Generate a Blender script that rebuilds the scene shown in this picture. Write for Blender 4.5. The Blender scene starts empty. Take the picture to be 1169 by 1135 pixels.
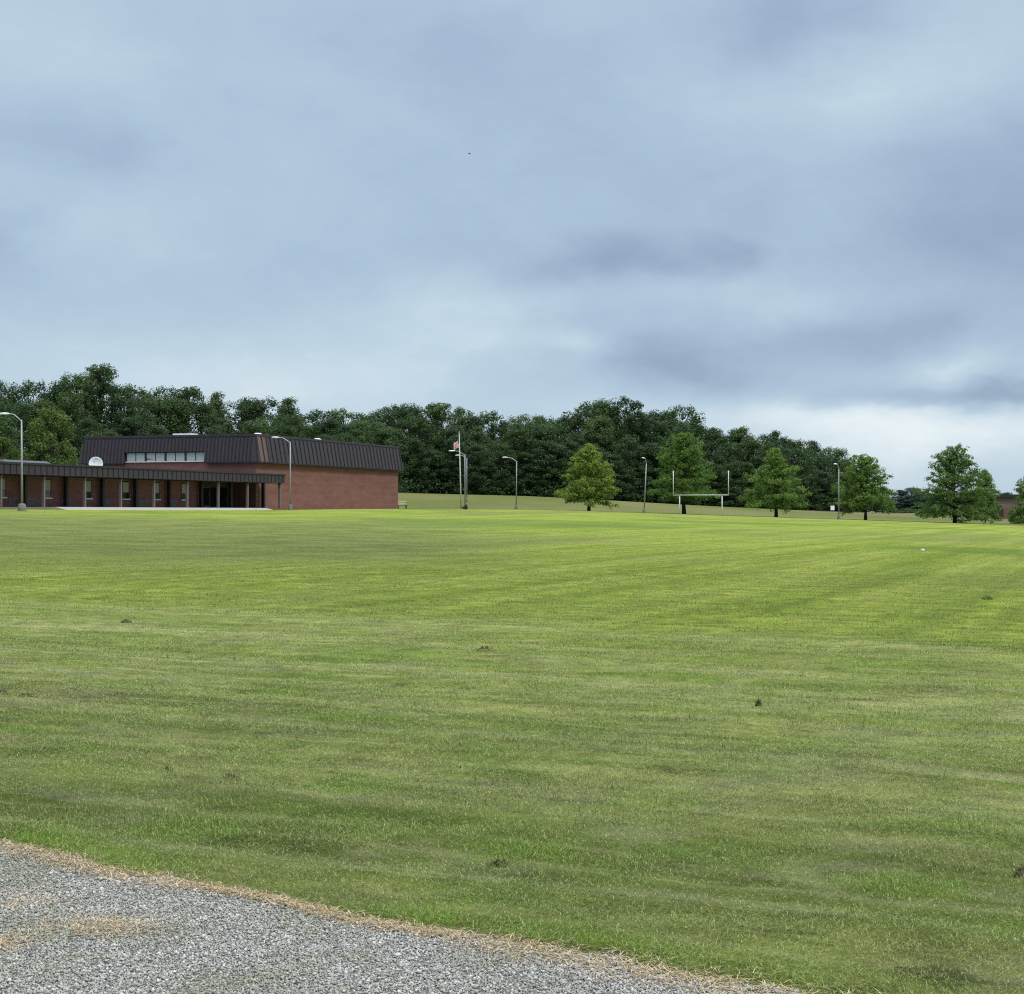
import bpy, math, random
import numpy as np
from mathutils import Vector

random.seed(4)
RNG = np.random.default_rng(11)
PI = math.pi
SC = bpy.context.scene
COL = SC.collection
EYE = 1.6
F = 2000.0          # focal length in photo pixels
YH = 585.0          # horizon row of the photograph
CX = 584.5

# ------------------------------------------------------------------ helpers
def link(o, parent=None):
    COL.objects.link(o)
    if parent is not None:
        o.parent = parent
    return o

def tag(o, label=None, cat=None, group=None, kind=None):
    if label: o['label'] = label
    if cat: o['category'] = cat
    if group: o['group'] = group
    if kind: o['kind'] = kind
    return o

def empty(name, loc, rz=0.0, size=0.5):
    o = bpy.data.objects.new(name, None)
    o.empty_display_size = size
    o.location = loc
    o.rotation_euler = (0, 0, rz)
    return link(o)

def np_mesh(name, V, faces, n, mat, parent=None, attrs=None, smooth=False, extra_tris=None, uv=None):
    """faces (m,n) index array of n-gons; optional extra triangles."""
    me = bpy.data.meshes.new(name)
    V = np.asarray(V, dtype=np.float32)
    faces = np.asarray(faces, dtype=np.int32).reshape(-1, n)
    idx = faces.ravel()
    tot = np.full(len(faces), n, dtype=np.int32)
    if extra_tris is not None and len(extra_tris):
        et = np.asarray(extra_tris, dtype=np.int32).reshape(-1, 3)
        idx = np.concatenate([idx, et.ravel()])
        tot = np.concatenate([tot, np.full(len(et), 3, dtype=np.int32)])
    start = np.concatenate([[0], np.cumsum(tot)[:-1]]).astype(np.int32)
    me.vertices.add(len(V)); me.vertices.foreach_set('co', V.ravel())
    me.loops.add(len(idx)); me.loops.foreach_set('vertex_index', idx.astype(np.int32))
    me.polygons.add(len(tot))
    me.polygons.foreach_set('loop_start', start)
    me.polygons.foreach_set('loop_total', tot)
    if smooth:
        me.polygons.foreach_set('use_smooth', np.ones(len(tot), dtype=bool))
    if attrs:
        for k, a in attrs.items():
            at = me.attributes.new(k, 'FLOAT', 'POINT')
            at.data.foreach_set('value', np.asarray(a, dtype=np.float32))
    me.materials.append(mat)
    me.update(calc_edges=True)
    o = bpy.data.objects.new(name, me)
    return link(o, parent)

class MB:
    """collects simple shapes, builds ONE mesh object"""
    def __init__(s): s.v = []; s.f = []; s.mi = []; s.cur = 0
    def add(s, vs, fs):
        b = len(s.v); s.v += [tuple(p) for p in vs]; s.f += [tuple(i + b for i in f) for f in fs]
        s.mi += [s.cur] * len(fs)
        return s
    def box(s, x0, x1, y0, y1, z0, z1):
        vs = [(x, y, z) for z in (z0, z1) for y in (y0, y1) for x in (x0, x1)]
        return s.add(vs, [(0, 2, 3, 1), (4, 5, 7, 6), (0, 1, 5, 4), (2, 6, 7, 3), (0, 4, 6, 2), (1, 3, 7, 5)])
    def prism(s, bottom, top):
        n = len(bottom)
        fs = [tuple(range(n))[::-1], tuple(range(n, 2 * n))]
        fs += [(i, (i + 1) % n, n + (i + 1) % n, n + i) for i in range(n)]
        return s.add(list(bottom) + list(top), fs)
    def tube(s, pts, rad, n=10, caps=True):
        pts = [Vector(p) for p in pts]
        if not hasattr(rad, '__len__'): rad = [rad] * len(pts)
        vs = []; fs = []
        prev = None
        for i, p in enumerate(pts):
            d = (pts[min(i + 1, len(pts) - 1)] - pts[max(i - 1, 0)]).normalized()
            ref = prev if prev is not None else (Vector((1, 0, 0)) if abs(d.x) < .9 else Vector((0, 1, 0)))
            u = (ref - d * ref.dot(d)).normalized(); w = d.cross(u); prev = u
            for k in range(n):
                a = 2 * PI * k / n
                vs.append(p + (u * math.cos(a) + w * math.sin(a)) * rad[i])
        for i in range(len(pts) - 1):
            for k in range(n):
                fs.append((i * n + k, i * n + (k + 1) % n, (i + 1) * n + (k + 1) % n, (i + 1) * n + k))
        if caps:
            fs.append(tuple(range(n))[::-1]); fs.append(tuple((len(pts) - 1) * n + k for k in range(n)))
        return s.add(vs, fs)
    def lathe(s, prof, n=20, c=(0, 0, 0)):
        vs = []; fs = []
        for r, z in prof:
            for k in range(n):
                a = 2 * PI * k / n
                vs.append((c[0] + r * math.cos(a), c[1] + r * math.sin(a), c[2] + z))
        for i in range(len(prof) - 1):
            for k in range(n):
                fs.append((i * n + k, i * n + (k + 1) % n, (i + 1) * n + (k + 1) % n, (i + 1) * n + k))
        fs.append(tuple(range(n))[::-1]); fs.append(tuple((len(prof) - 1) * n + k for k in range(n)))
        return s.add(vs, fs)
    def build(s, name, mat, parent=None, smooth=False):
        me = bpy.data.meshes.new(name)
        me.from_pydata([tuple(p) for p in s.v], [], s.f)
        for mm in (mat if isinstance(mat, (list, tuple)) else [mat]): me.materials.append(mm)
        if max(s.mi): me.polygons.foreach_set('material_index', s.mi)
        if smooth:
            for p in me.polygons: p.use_smooth = True
        me.update()
        return link(bpy.data.objects.new(name, me), parent)

# ------------------------------------------------------------------ node helper
class NT:
    def __init__(s, tree): s.t = tree; s.n = tree.nodes; s.l = tree.links
    def node(s, typ, **kw):
        nd = s.n.new(typ)
        for k, v in kw.items(): setattr(nd, k, v)
        return nd
    def put(s, sock, v):
        if v is None: return
        if hasattr(v, 'is_output'): s.l.new(v, sock)
        else: sock.default_value = v
    def m(s, op, a, b=None, c=None, clamp=False):
        nd = s.node('ShaderNodeMath', operation=op); nd.use_clamp = clamp
        s.put(nd.inputs[0], a)
        if b is not None: s.put(nd.inputs[1], b)
        if c is not None: s.put(nd.inputs[2], c)
        return nd.outputs[0]
    def lin(s, x, y, a, b, c=0.0):          # a*x + b*y + c
        return s.m('ADD', s.m('MULTIPLY_ADD', x, a, c), s.m('MULTIPLY', y, b))
    def comb(s, x, y, z=0.0):
        nd = s.node('ShaderNodeCombineXYZ')
        for i, v in enumerate((x, y, z)): s.put(nd.inputs[i], v)
        return nd.outputs[0]
    def noise(s, vec, scale=1.0, detail=4.0, rough=0.55, dist=0.0):
        nd = s.node('ShaderNodeTexNoise')
        if vec is not None: s.l.new(vec, nd.inputs['Vector'])
        nd.inputs['Scale'].default_value = scale
        nd.inputs['Detail'].default_value = detail
        nd.inputs['Roughness'].default_value = rough
        nd.inputs['Distortion'].default_value = dist
        return nd.outputs['Fac']
    def range(s, v, a, b, c=0.0, d=1.0, smooth=True):
        nd = s.node('ShaderNodeMapRange')
        if smooth: nd.interpolation_type = 'SMOOTHSTEP'
        nd.clamp = True
        s.put(nd.inputs[0], v)
        for i, q in enumerate((a, b, c, d)): nd.inputs[i + 1].default_value = q
        return nd.outputs[0]
    def mix(s, fac, a, b, blend='MIX'):
        nd = s.node('ShaderNodeMix', data_type='RGBA', blend_type=blend)
        s.put(nd.inputs[0], fac)
        for i, v in ((6, a), (7, b)):
            if isinstance(v, tuple) and len(v) == 3: v = v + (1.0,)
            s.put(nd.inputs[i], v)
        return nd.outputs[2]
    def ramp(s, fac, stops):
        nd = s.node('ShaderNodeValToRGB')
        cr = nd.color_ramp
        while len(cr.elements) > 1: cr.elements.remove(cr.elements[-1])
        for i, (p, c) in enumerate(stops):
            e = cr.elements[0] if i == 0 else cr.elements.new(p)
            e.position = p; e.color = c + (1.0,)
        s.put(nd.inputs[0], fac)
        return nd.outputs[0]
    def attr(s, name):
        return s.node('ShaderNodeAttribute', attribute_name=name).outputs['Fac']

def new_mat(name):
    m = bpy.data.materials.new(name); m.use_nodes = True
    t = NT(m.node_tree)
    bsdf = m.node_tree.nodes['Principled BSDF']
    return m, t, bsdf

def simple_mat(name, col, rough=0.6, metal=0.0, var=0.15, scale=6.0, spec=0.4, bump=0.0):
    m, t, b = new_mat(name)
    tc = t.node('ShaderNodeTexCoord').outputs['Object']
    n = t.noise(tc, scale, 5, .6)
    f = t.range(n, .25, .75, 1 - var, 1 + var, False)
    c = t.mix(1.0, col, t.comb(f, f, f), 'MULTIPLY')
    t.l.new(c, b.inputs['Base Color'])
    b.inputs['Roughness'].default_value = rough
    b.inputs['Metallic'].default_value = metal
    b.inputs['Specular IOR Level'].default_value = spec
    if bump:
        bp = t.node('ShaderNodeBump'); bp.inputs['Strength'].default_value = bump
        bp.inputs['Distance'].default_value = .02
        t.l.new(n, bp.inputs['Height']); t.l.new(bp.outputs[0], b.inputs['Normal'])
    return m

def leaf_mat(name, c_dark, c_light, transl=0.3, scale=.45):
    """leaf colour varies per leaf (attribute) and per clump of the crown (object noise)"""
    m, t, b = new_mat(name)
    tc = t.node('ShaderNodeTexCoord').outputs['Object']
    oi = t.node('ShaderNodeObjectInfo').outputs['Random']
    n = t.noise(tc, scale, 3, .6)
    r = t.attr('rnd')
    f = t.m('ADD', t.m('MULTIPLY', n, .75), t.m('MULTIPLY', r, .45))
    f = t.m('ADD', f, t.m('MULTIPLY_ADD', oi, .3, -.15))
    f = t.range(f, .25, .95, 0, 1, False)
    c = t.mix(f, c_dark, c_light)
    t.l.new(c, b.inputs['Base Color'])
    b.inputs['Roughness'].default_value = .55
    b.inputs['Specular IOR Level'].default_value = .25
    tr = t.node('ShaderNodeBsdfTranslucent')
    t.l.new(t.mix(1.0, c, (1.0, 1.25, .6), 'MULTIPLY'), tr.inputs[0])
    mx = t.node('ShaderNodeMixShader'); mx.inputs[0].default_value = transl
    t.l.new(b.outputs[0], mx.inputs[1]); t.l.new(tr.outputs[0], mx.inputs[2])
    out = m.node_tree.nodes['Material Output']
    t.l.new(mx.outputs[0], out.inputs[0])
    return m

# ------------------------------------------------------------------ terrain
AX = (0.337, 0.9415)        # direction the school and the playing field run
BX = (-0.9415, 0.337)       # away from the camera, square to it
O = np.array([-(CX) / F * 148.0, 148.0])     # canopy front line at the photo's left border

def s_at(px, w):            # distance along the school front at which a column of the photo meets plane w
    u = (px - CX) / F
    q = O + w * np.array(BX)
    return -(q[0] - u * q[1]) / (AX[0] - u * AX[1])

def w_at(px, s):
    u = (px - CX) / F
    q = O + s * np.array(AX)
    return -(q[0] - u * q[1]) / (BX[0] - u * BX[1])

PXK = [-200, 0, 200, 324, 400, 456, 480, 600, 670, 785, 886, 988, 1090, 1169, 1400]
GY = [581.5, 581.6, 582.3, 582.2, 581.2, 580.8, 581.0, 581.5, 583.2, 587.2, 590.5, 593.8, 597.3, 600, 604]
YC = [128, 143, 170, 190, 212, 232, 240, 240, 240, 240, 240, 240, 240, 240, 240]
YR = [250, 250, 250, 250, 250, 250, 246, 246, 246, 246, 246, 246, 246, 246, 246]
YF = [236, 262, 280, 290, 300, 325, 330, 335, 340, 350, 370, 400, 420, 430, 430]
FY = [562, 562, 562, 562, 562, 562.5, 563.5, 566.5, 570, 576.5, 581.5, 585.5, 586.5, 588.5, 590]
ZC = [EYE + (YH - g) * y / F for g, y in zip(GY, YC)]
ZF = [EYE + (YH - g) * max(y, 255) / F for g, y in zip(FY, YF)]

E0 = np.array([-2.49, 8.37]); ED = np.array([.808, -.589]); EN = np.array([.589, .808])
def edge_coords(x, y):
    """t along the road edge, d to the lawn side of it (metres)"""
    dx = x - E0[0]; dy = y - E0[1]
    t = dx * ED[0] + dy * ED[1]
    d = dx * EN[0] + dy * EN[1]
    bow = -.08 * np.sin(np.clip(t / 4.5, 0, 1) * PI)
    wig = .03 * np.sin(t * 4.1 + .6) + .028 * np.sin(t * 9.7 + 2) * np.sin(t * 1.3) + .022 * np.sin(t * 23.3 + 1) * np.sin(t * 3.7 + 1)
    return t, d - bow - wig

def macro(x, y):
    x = np.asarray(x, float); y = np.asarray(y, float)
    r = np.hypot(x, y); th = np.arctan2(x, y)
    lim = .37
    D = np.where(np.abs(th) < lim, y, r * math.cos(lim))
    px = CX + F * np.tan(np.clip(th, -lim, lim))
    zc = np.interp(px, PXK, ZC); yc = np.interp(px, PXK, YC)
    yr = np.interp(px, PXK, YR); yf = np.maximum(np.interp(px, PXK, YF), yr + 30)
    zf = np.interp(px, PXK, ZF)
    z = zc * np.clip(D / yc, 0, 1) ** 1.5
    k = np.clip((D - yr) / (yf - yr), 0, 1); k = k * k * (3 - 2 * k)
    z = z + (zf - zc) * k
    return z, D - np.interp(px, [430, 452], [400, 0]) - (yc + 2)

_ph = RNG.uniform(0, 2 * PI, 40)
def micro(x, y):
    p = x * .891 - y * .454; q = x * .454 + y * .891
    z = np.zeros_like(p)
    for i, (lp, lq, a) in enumerate([(7, 1.3, .012), (4, .75, .009), (2.3, .42, .007), (1.1, .9, .006), (.6, .33, .004), (9, 2.6, .018), (.8, .5, .005)]):
        z += a * np.sin(2 * PI * q / lq + _ph[i] + 1.5 * np.sin(2 * PI * p / lp + _ph[i + 10])) * (0.6 + .4 * np.sin(2 * PI * p / (lp * 1.7) + _ph[i + 20]))
    return z

def terrain(x, y):
    x = np.asarray(x, float); y = np.asarray(y, float)
    z, back = macro(x, y)
    t, d = edge_coords(x, y)
    r = np.hypot(x, y)
    k = np.clip(d / .6, 0, 1) * np.clip((70 - r) / 40, 0, 1)
    z = z + micro(x, y) * k
    dip = np.clip(-d / .15, 0, 1) * np.clip((14.2 + d) / .3, 0, 1)
    z = z - .05 * dip * np.clip((90 - np.abs(t)) / 2, 0, 1)
    return z, back

def tz(x, y): return float(terrain(np.array([x]), np.array([y]))[0][0])
def at(px, D, dz=0.0):
    x = (px - CX) / F * D
    return Vector((x, D, tz(x, D) + dz))

# ------------------------------------------------------------------ lawn colour (shared by soil sheet and blades)
def lawn_colour(t):
    pos = t.node('ShaderNodeNewGeometry').outputs['Position']
    sp = t.node('ShaderNodeSeparateXYZ'); t.l.new(pos, sp.inputs[0])
    x, y = sp.outputs[0], sp.outputs[1]
    p1 = t.lin(x, y, .891, -.454); q1 = t.lin(x, y, .454, .891)
    p2 = t.lin(x, y, AX[0], AX[1]); q2 = t.lin(x, y, .9415, -.337)
    flat = t.comb(x, y, 0.0)
    big = t.noise(flat, .045, 3, .6)
    mid = t.noise(flat, .35, 3, .6)
    fine = t.noise(flat, 3.5, 2, .65)
    # --- strip along the road: duller base tone, mown lengthwise, streaked with clippings
    s1 = t.noise(t.comb(t.m('MULTIPLY', p1, .05), t.m('MULTIPLY', q1, .75)), 1.0, 3, .6, .3)
    s1b = t.noise(t.comb(t.m('MULTIPLY', p1, .10), t.m('MULTIPLY', q1, 2.1), 7.0), 1.0, 3, .6, .2)
    c1 = t.ramp(s1, [(.32, (.100, .128, .022)), (.45, (.145, .172, .034)), (.56, (.190, .205, .058)), (.68, (.270, .266, .108))])
    c1 = t.mix(t.range(s1b, .56, .74, 0, .75), c1, (.27, .275, .145))
    s1c = t.noise(t.comb(t.m('MULTIPLY', p1, .22), t.m('MULTIPLY', q1, 5.5), 11.0), 1.0, 3, .6, .25)
    c1 = t.mix(t.range(s1c, .52, .68, 0, .75), c1, (.27, .262, .120))
    c1 = t.mix(t.range(s1c, .44, .30, 0, .45), c1, (.085, .110, .020))
    c1 = t.mix(t.range(mid, .54, .70, 0, .75), c1, (.088, .150, .018))
    c1 = t.mix(t.range(t.noise(flat, .8, 3, .6), .62, .75, 0, .55), c1, (.25, .21, .10))
    sx_ = t.lin(x, y, .9, 0.0, 4.35 * .9); sy_ = t.lin(x, y, 0.0, 1.1, -14.6 * 1.1)
    soil = t.m('POWER', .3679, t.m('ADD', t.m('MULTIPLY', sx_, sx_), t.m('MULTIPLY', sy_, sy_)))
    c1 = t.mix(t.m('MULTIPLY', soil, t.range(mid, .35, .65, .2, .9)), c1, (.23, .17, .11))
    pw1 = t.noise(t.comb(t.m('MULTIPLY', p1, .75), t.m('MULTIPLY', q1, 1.25), 31.0), 1.0, 4, .62, .5)
    c1 = t.mix(t.range(pw1, .52, .63, 0, .75), c1, (.195, .198, .098))
    c1 = t.mix(t.range(pw1, .47, .37, 0, .80), c1, (.098, .150, .020))
    pw2 = t.noise(t.comb(t.m('MULTIPLY', p1, 1.6), t.m('MULTIPLY', q1, 4.2), 37.0), 1.0, 3, .6, .5)
    c1 = t.mix(t.range(pw2, .60, .70, 0, .7), c1, (.062, .080, .024))
    # rows of dry clippings left by the mower
    wob = t.m('ADD', t.m('MULTIPLY_ADD', mid, .7, -.35), t.m('MULTIPLY_ADD', big, 1.2, -.6))
    brk = t.range(t.noise(t.comb(t.m('MULTIPLY', p1, .5), t.m('MULTIPLY', q1, 3.0), 21.0), 1.0, 3, .6), .36, .60)
    for (ax, ay), (bx_, by_), wd, am in (((-13.66, 23.4), (4.25, 14.5), .42, .85), ((-6.0, 17.6), (4.6, 12.9), .22, .6), ((-2.23, 13.3), (2.25, 10.85), .24, .8), ((-3.5, 10.6), (2.6, 8.1), .16, .55), ((-9.0, 28.5), (5.5, 19.3), .5, .6)):
        L = math.hypot(bx_ - ax, by_ - ay); nx_, ny_ = -(by_ - ay) / L, (bx_ - ax) / L
        dd_ = t.m('ADD', t.lin(x, y, nx_ / wd, ny_ / wd, -(ax * nx_ + ay * ny_) / wd), t.m('DIVIDE', wob, wd * 1.6))
        g_ = t.m('POWER', .3679, t.m('MULTIPLY', dd_, dd_))
        c1 = t.mix(t.m('MULTIPLY', t.m('MULTIPLY', g_, brk), am), c1, (.285, .275, .135))
    # lighter and slightly less blue with distance from the road
    far1 = t.m('ADD', t.lin(x, y, .604, .797, 2.49 * .604 - 8.37 * .797), t.m('MULTIPLY_ADD', big, 8.0, -4.0))
    kk = t.range(far1, -.5, 9.0, 1.25, 1.95)
    c1 = t.mix(1.0, c1, t.comb(kk, kk, t.m('MULTIPLY', kk, .95)), 'MULTIPLY')
    # --- open field beyond: brighter yellow-green base tone, mown away from the camera
    s2 = t.noise(t.comb(t.m('MULTIPLY', p2, .022), t.m('MULTIPLY', q2, .55)), 1.0, 3, .55, .2)
    s2 = t.m('ADD', t.m('MULTIPLY', t.m('SUBTRACT', s2, .5), t.range(y, 25, 75, .45, .85)), t.m('MULTIPLY_ADD', mid, .55, .225))
    c2 = t.ramp(s2, [(.34, (.215, .290, .026)), (.5, (.300, .360, .046)), (.64, (.370, .410, .080))])
    patch = t.noise(t.comb(t.m('MULTIPLY', x, .05), t.m('MULTIPLY', y, .022), 3.0), 1.0, 3, .55, .4)
    s2b = t.noise(t.comb(t.m('MULTIPLY', p2, .035), t.m('MULTIPLY', q2, 1.9), 6.0), 1.0, 2, .55, .2)
    k2 = t.range(s2b, .36, .64, .88, 1.13)
    c2 = t.mix(1.0, c2, t.comb(k2, k2, k2), 'MULTIPLY')
    c2 = t.mix(t.range(patch, .50, .64, 0, .65), c2, (.215, .245, .060))
    c2 = t.mix(t.range(patch, .44, .32, 0, .75), c2, (.135, .225, .022))
    c2 = t.mix(t.range(t.noise(t.comb(t.m('MULTIPLY', x, .10), t.m('MULTIPLY', y, .035), 9.0), 1.0, 3, .6), .58, .74, 0, .55), c2, (.34, .34, .105))
    u = t.m('DIVIDE', x, t.m('MAXIMUM', y, 1.0))
    un = t.m('ADD', u, t.m('MULTIPLY_ADD', big, .25, -.125))
    dull = t.m('MULTIPLY', t.m('MULTIPLY', t.range(y, 44, 58), t.range(y, 150, 105)), t.range(un, .03, -.08, 0, .8))
    c2 = t.mix(dull, c2, t.mix(t.range(mid, .4, .6, 0, 1), (.150, .180, .045), (.230, .245, .075)))
    lushm = t.m('MULTIPLY', t.m('MULTIPLY', t.range(y, 108, 126), t.range(y, 156, 142)), t.m('MULTIPLY', t.range(un, -.14, -.05), t.range(un, .16, .05, 0, .5)))
    c2 = t.mix(lushm, c2, (.120, .205, .035))
    # boundary between the two
    bd = t.m('ADD', t.lin(x, y, .52, .85, 8.9 * .52 - 29.0 * .85), t.m('MULTIPLY_ADD', big, 14.0, -7.0))
    bd = t.m('ADD', bd, t.m('MULTIPLY_ADD', mid, 9.0, -4.5))
    col = t.mix(t.range(bd, -5.5, 4.5, 0, 1), c1, c2)
    # paler rough lawn on the slope behind the field
    c3 = t.mix(t.range(t.noise(t.comb(t.m('MULTIPLY', x, .03), t.m('MULTIPLY', y, .012), 5.0), 1.0, 3, .6), .35, .65, 0, 1), (.150, .175, .042), (.215, .210, .072))
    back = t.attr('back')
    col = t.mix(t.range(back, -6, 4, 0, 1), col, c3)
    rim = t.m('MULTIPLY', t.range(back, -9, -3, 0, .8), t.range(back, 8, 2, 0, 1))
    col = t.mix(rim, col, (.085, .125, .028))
    tuft = t.noise(t.comb(t.m('MULTIPLY', p1, .9), t.m('MULTIPLY', q1, 1.7), 2.0), 1.0, 3, .65, .4)
    kt = t.range(tuft, .34, .66, .86, 1.20)
    col = t.mix(t.range(y, 55, 22, .25, 1.0), col, t.mix(1.0, col, t.comb(kt, kt, kt), 'MULTIPLY'))
    k = t.range(fine, .25, .75, .74, 1.26, False)
    return t.mix(1.0, col, t.comb(k, k, k), 'MULTIPLY'), flat

def mat_lawn():
    m, t, b = new_mat('lawn')
    c, flat = lawn_colour(t)
    n = t.noise(flat, 52, 3, .8)
    k = t.range(n, .3, .7, .39, .94, False)
    c = t.mix(1.0, c, t.comb(k, k, k), 'MULTIPLY')
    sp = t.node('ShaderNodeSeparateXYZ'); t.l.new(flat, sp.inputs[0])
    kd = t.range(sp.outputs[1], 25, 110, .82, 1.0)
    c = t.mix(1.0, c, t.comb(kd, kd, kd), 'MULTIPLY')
    t.l.new(c, b.inputs['Base Color'])
    b.inputs['Roughness'].default_value = .9
    b.inputs['Specular IOR Level'].default_value = .1
    bp = t.node('ShaderNodeBump'); bp.inputs['Strength'].default_value = .8
    bp.inputs['Distance'].default_value = .03
    t.l.new(n, bp.inputs['Height']); t.l.new(bp.outputs[0], b.inputs['Normal'])
    return m

def mat_blades():
    m, t, b = new_mat('grass_blades')
    c, flat = lawn_colour(t)
    r = t.attr('rnd'); dry = t.attr('dry'); lush = t.attr('lush')
    c = t.mix(lush, c, (.105, .205, .014))
    c = t.mix(dry, c, (.30, .29, .13))
    k = t.range(r, 0, 1, .80, 2.15, False)
    c = t.mix(1.0, c, t.comb(k, k, k), 'MULTIPLY')
    t.l.new(c, b.inputs['Base Color'])
    b.inputs['Roughness'].default_value = .55
    b.inputs['Specular IOR Level'].default_value = .18
    tr = t.node('ShaderNodeBsdfTranslucent'); t.l.new(c, tr.inputs[0])
    mx = t.node('ShaderNodeMixShader'); mx.inputs[0].default_value = .42
    t.l.new(b.outputs[0], mx.inputs[1]); t.l.new(tr.outputs[0], mx.inputs[2])
    t.l.new(mx.outputs[0], m.node_tree.nodes['Material Output'].inputs[0])
    return m

# ------------------------------------------------------------------ build the ground
def build_lawn():
    fine = np.radians(np.arange(-22, 22.01, .25))
    coarse = np.radians(np.arange(26, 334.01, 4))
    ang = np.concatenate([fine, coarse])
    R = [1.5]
    while R[-1] < 4000:
        r = R[-1]
        R.append(r * (1.014 if r < 60 else 1.02 if r < 450 else 1.15))
    R = np.array(R)
    A, RR = np.meshgrid(ang, R)
    X = (RR * np.sin(A)).ravel(); Y = (RR * np.cos(A)).ravel()
    Z, back = terrain(X, Y)
    na, nr = len(ang), len(R)
    i = np.arange(nr - 1)[:, None] * na + np.arange(na)[None, :]
    j = np.arange(nr - 1)[:, None] * na + (np.arange(na)[None, :] + 1) % na
    q = np.stack([i, j, j + na, i + na], -1).reshape(-1, 4)[:, ::-1]
    V = np.stack([X, Y, Z], 1)
    V = np.vstack([V, [[0, 0, -.05]]]); back = np.append(back, -300)
    c = len(V) - 1
    tri = [(c, (k + 1) % na, k) for k in range(na)]
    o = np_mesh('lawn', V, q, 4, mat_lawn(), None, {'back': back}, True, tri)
    tag(o, 'wide mown green lawn running from the road to the woods', 'lawn', kind='structure')

def blade_mesh(name, x, y, z, h, w, lean, yaw, rnd, dry, lush, mat, flat=None):
    """bent three-segment-free blades: quad + tip triangle each"""
    n = len(x)
    ca, sa = np.cos(yaw), np.sin(yaw)
    lx, ly = ca, sa                       # lean direction
    wx, wy = -sa, ca                      # width direction
    hx = h * np.sin(lean); hz = h * np.cos(lean)
    V = np.zeros((n, 5, 3), np.float32)
    half = w / 2
    V[:, 0] = np.stack([x - wx * half, y - wy * half, z - .004], 1)
    V[:, 1] = np.stack([x + wx * half, y + wy * half, z - .004], 1)
    mx_, my_, mz_ = x + lx * hx * .38, y + ly * hx * .38, z + hz * .62
    V[:, 2] = np.stack([mx_ + wx * half * .8, my_ + wy * half * .8, mz_], 1)
    V[:, 3] = np.stack([mx_ - wx * half * .8, my_ - wy * half * .8, mz_], 1)
    V[:, 4] = np.stack([x + lx * hx, y + ly * hx, z + hz], 1)
    b = np.arange(n, dtype=np.int64)[:, None] * 5
    quads = b + np.array([[0, 1, 2, 3]]); tris = b + np.array([[3, 2, 4]])
    rep = lambda a: np.repeat(np.asarray(a, np.float32), 5)
    return np_mesh(name, V.reshape(-1, 3), quads, 4, mat, None,
                   {'rnd': rep(rnd), 'dry': rep(dry), 'lush': rep(lush)}, False, tris)

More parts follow.
